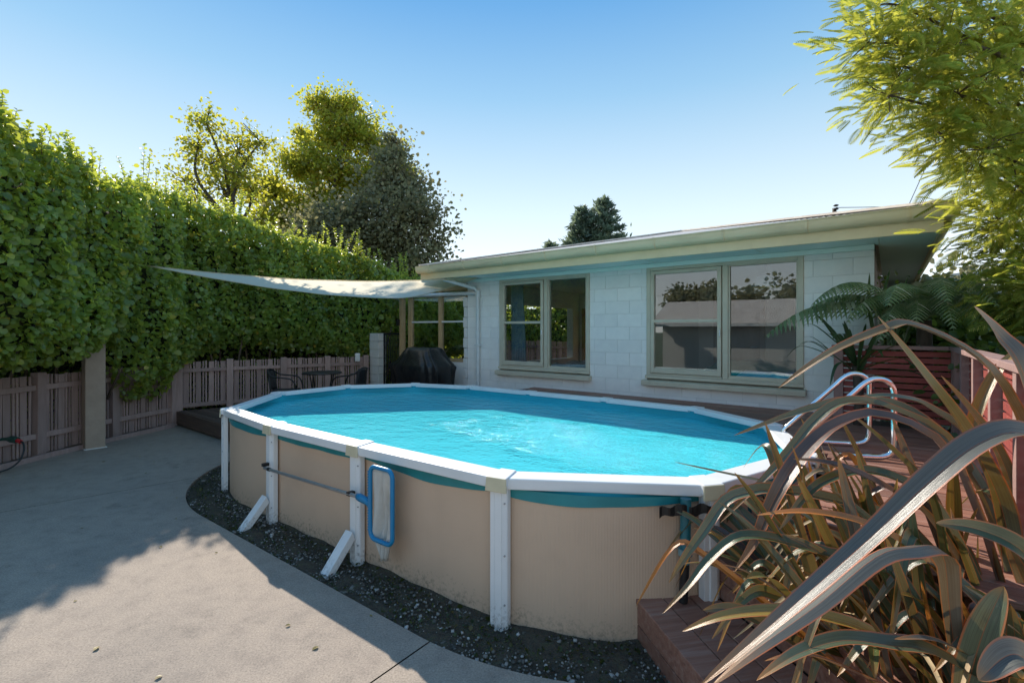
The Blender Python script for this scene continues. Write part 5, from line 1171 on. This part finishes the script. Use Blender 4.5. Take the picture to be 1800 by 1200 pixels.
# ================================================================== FLAX IN THE FOREGROUND
flax = thing('flax', 'large bronze-green flax with orange-edged strap leaves in the right foreground', 'flax')
HERO = [
    ([(1.989, 1.900, 0.414), (2.098, 2.050, 0.956), (1.994, 2.100, 1.313), (1.834, 2.150, 1.598), (1.664, 2.200, 1.862)], 0.092),
    ([(2.124, 1.900, 0.526), (2.188, 2.000, 1.165), (2.125, 2.100, 1.553), (1.998, 2.150, 1.719), (1.812, 2.200, 1.821), (1.708, 2.200, 1.805), (1.535, 2.250, 1.721), (1.407, 2.300, 1.624), (1.266, 2.300, 1.524)], 0.075),
    ([(1.694, 1.500, 1.235), (1.641, 1.550, 1.654), (1.609, 1.600, 1.781), (1.528, 1.600, 1.879)], 0.075),
    ([(1.529, 1.300, 0.928), (1.426, 1.250, 1.432), (1.324, 1.250, 1.532), (1.206, 1.250, 1.506), (1.074, 1.250, 1.403), (0.926, 1.250, 1.263), (0.664, 1.200, 1.087), (0.440, 1.150, 0.948)], 0.090),
    ([(1.487, 1.600, 0.576), (1.404, 1.550, 0.888), (1.332, 1.500, 1.115), (1.194, 1.450, 1.148), (1.092, 1.450, 1.121), (0.889, 1.400, 1.009), (0.683, 1.350, 0.911), (0.535, 1.300, 0.844)], 0.080),
    ([(2.118, 2.000, 0.576), (2.122, 2.200, 1.101), (2.059, 2.500, 1.374), (1.835, 2.600, 1.418), (1.560, 2.600, 1.366), (1.193, 2.600, 1.234)], 0.065),
    ([(1.967, 1.900, 0.526), (1.729, 2.100, 0.935), (1.424, 2.200, 1.036), (1.207, 2.250, 1.056), (1.112, 2.250, 1.048), (0.995, 2.250, 1.006), (0.872, 2.200, 0.886), (0.776, 2.200, 0.752), (0.714, 2.200, 0.651)], 0.065),
    ([(1.989, 1.900, 0.526), (1.835, 2.000, 1.235), (1.631, 2.100, 1.417), (1.467, 2.150, 1.383), (1.328, 2.150, 1.281), (1.198, 2.100, 1.170), (1.119, 2.100, 1.024), (1.050, 2.100, 0.874), (0.964, 2.100, 0.750)], 0.085),
    ([(2.224, 2.100, 0.515), (2.091, 2.250, 1.218), (1.852, 2.350, 1.413), (1.631, 2.350, 1.454), (1.479, 2.350, 1.371), (1.323, 2.300, 1.232), (1.188, 2.300, 1.083), (0.969, 2.250, 0.905)], 0.055),
    ([(1.821, 1.800, 0.529), (1.565, 1.900, 0.839), (1.285, 1.950, 0.894), (1.176, 2.000, 0.911), (1.026, 2.000, 0.946), (0.918, 2.000, 0.934), (0.807, 2.000, 0.840), (0.711, 1.950, 0.768), (0.608, 1.950, 0.658)], 0.060),
    ([(1.506, 1.600, 0.520), (1.242, 1.600, 0.765), (1.035, 1.600, 0.849), (0.868, 1.600, 0.870), (0.696, 1.600, 0.853), (0.563, 1.600, 0.804)], 0.055),
    ([(1.765, 1.500, 0.918), (1.641, 1.550, 1.089), (1.544, 1.600, 1.141), (1.402, 1.600, 1.162)], 0.070),
    ([(1.394, 1.500, 0.618), (1.456, 1.500, 0.847), (1.526, 1.500, 1.006)], 0.090),
    ([(1.553, 1.500, 0.653), (1.313, 1.500, 0.794), (1.177, 1.500, 0.821), (1.025, 1.500, 0.838), (0.853, 1.450, 0.828), (0.708, 1.400, 0.787)], 0.080),
    ([(1.384, 1.200, 0.854), (1.256, 1.200, 0.995), (1.158, 1.200, 0.932)], 0.090),
    ([(1.929, 2.000, 0.576), (1.828, 2.100, 1.059), (1.707, 2.150, 1.251), (1.524, 2.200, 1.435)], 0.050),
    ([(1.900, 1.900, 0.638), (1.741, 2.000, 1.000), (1.558, 2.000, 1.141), (1.387, 2.050, 1.226), (1.220, 2.100, 1.242)], 0.050),
    ([(2.435, 2.300, 0.799), (2.456, 2.400, 1.094), (2.378, 2.450, 1.324), (2.218, 2.500, 1.565)], 0.060),
    ([(2.329, 2.200, 0.713), (2.219, 2.300, 1.232), (2.081, 2.400, 1.405), (1.940, 2.400, 1.461), (1.765, 2.400, 1.467), (1.567, 2.400, 1.399)], 0.060),
    ([(2.416, 2.600, 1.035), (2.493, 2.600, 1.341), (2.615, 2.600, 1.586), (2.784, 2.600, 1.739)], 0.060),
    ([(1.708, 2.200, 0.972), (1.353, 2.300, 1.048), (1.073, 2.400, 1.088), (0.810, 2.400, 1.145)], 0.014),
    ([(1.922, 1.900, 0.593), (1.765, 2.000, 1.047), (1.581, 2.100, 1.182), (1.334, 2.100, 1.133), (1.106, 2.000, 0.976)], 0.060),
    ([(1.680, 1.700, 0.640), (1.524, 1.750, 0.935), (1.334, 1.800, 1.069), (1.132, 1.850, 1.104), (0.961, 1.900, 1.074)], 0.050),
]
PAL = [(.092, .096, .084), (.048, .078, .030), (.080, .105, .034), (.088, .056, .044), (.125, .105, .050), (.22, .15, .028), (.40, .14, .022), (.105, .13, .070), (.060, .085, .052)]
HC = [2, 4, 0, 0, 0, 7, 7, 3, 7, 1, 5, 1, 7, 8, 0, 2, 3, 8, 7, 5, 6, 1, 6]
for i, (pts, w) in enumerate(HERO):
    lf = blade_obj('leaf', 'flax' if w > .02 else 'straw', flax, pts, w*((.80 if i == 3 else .86 if i in (4, 13, 14) else .98) if w > .02 else 1), fold=.62, nrm=(-.15 + .15*math.sin(i), -.45 + .25*math.sin(i*2.1), .88), n_s=30, tw=.25*math.sin(i*1.3)); lf.color = (*PAL[HC[i]], 1)
r = random.Random(21)
for i in range(170):       # the rest of the clump: stiff blades, some kinked over
    bx_, by_ = 1.80 + r.uniform(-.32, .40), 2.0 + r.uniform(-.45, .45); az = R(r.uniform(85, 245)); L = r.uniform(.6, 1.25); el = R(r.uniform(30, 82)); d = Vector((math.cos(az)*math.cos(el), math.sin(az)*math.cos(el), math.sin(el))); b0 = Vector((bx_, by_, .26)); h_ = Vector((math.cos(az), math.sin(az), 0))
    sag = (1.35 - el)*.14; p1 = b0 + d*L*.4; p2 = b0 + d*L*.72 - Vector((0, 0, sag*.3*L))
    if r.random() < .62: p3 = p2 + d*L*.16 - Vector((0, 0, sag*.4*L)); p4 = p3 + d*L*.14 - Vector((0, 0, sag*.8*L))
    else: p3 = p2 + (d*.5 + h_*.5)*L*.12 - Vector((0, 0, .02*L)); p4 = p3 + h_*L*.14 - Vector((0, 0, r.uniform(.12, .34)*L))
    if min(p.y for p in (p1, p2, p3, p4)) < 1.2 or max(p.z for p in (p2, p3, p4)) > 1.42: continue
    lf = blade_obj('leaf', 'flax', flax, [b0, p1, p2, p3, p4], r.uniform(.03, .062), fold=.6, nrm=(r.uniform(-.5, .2), r.uniform(-.8, .1), .8), n_s=20, tw=r.uniform(-.7, .7)); lf.color = (*r.choice(PAL[:5] + PAL[1:3]*2 + [PAL[7], PAL[8], PAL[8], PAL[6], PAL[5]]), 1)
for i in range(46):       # dry straw leaves low in the clump
    b0 = Vector((1.75 + r.uniform(-.3, .35), 2.05 + r.uniform(-.4, .45), .30 + r.uniform(0, .25))); az = R(r.uniform(110, 260)); L = r.uniform(.3, .75); h_ = Vector((math.cos(az), math.sin(az), 0)); z = r.uniform(-.05, .35)
    p1 = b0 + h_*L*.5 + Vector((0, 0, z)); p2 = b0 + h_*L + Vector((0, 0, z*.6 - r.uniform(0, .25))); p2.z = max(p2.z, .30)
    if p2.y < 1.2: continue
    blade_obj('dry_leaf', 'straw', flax, [b0, p1, p2], r.uniform(.006, .02), fold=.3, nrm=(0, -.3, 1), n_s=10, tw=r.uniform(-1, 1))
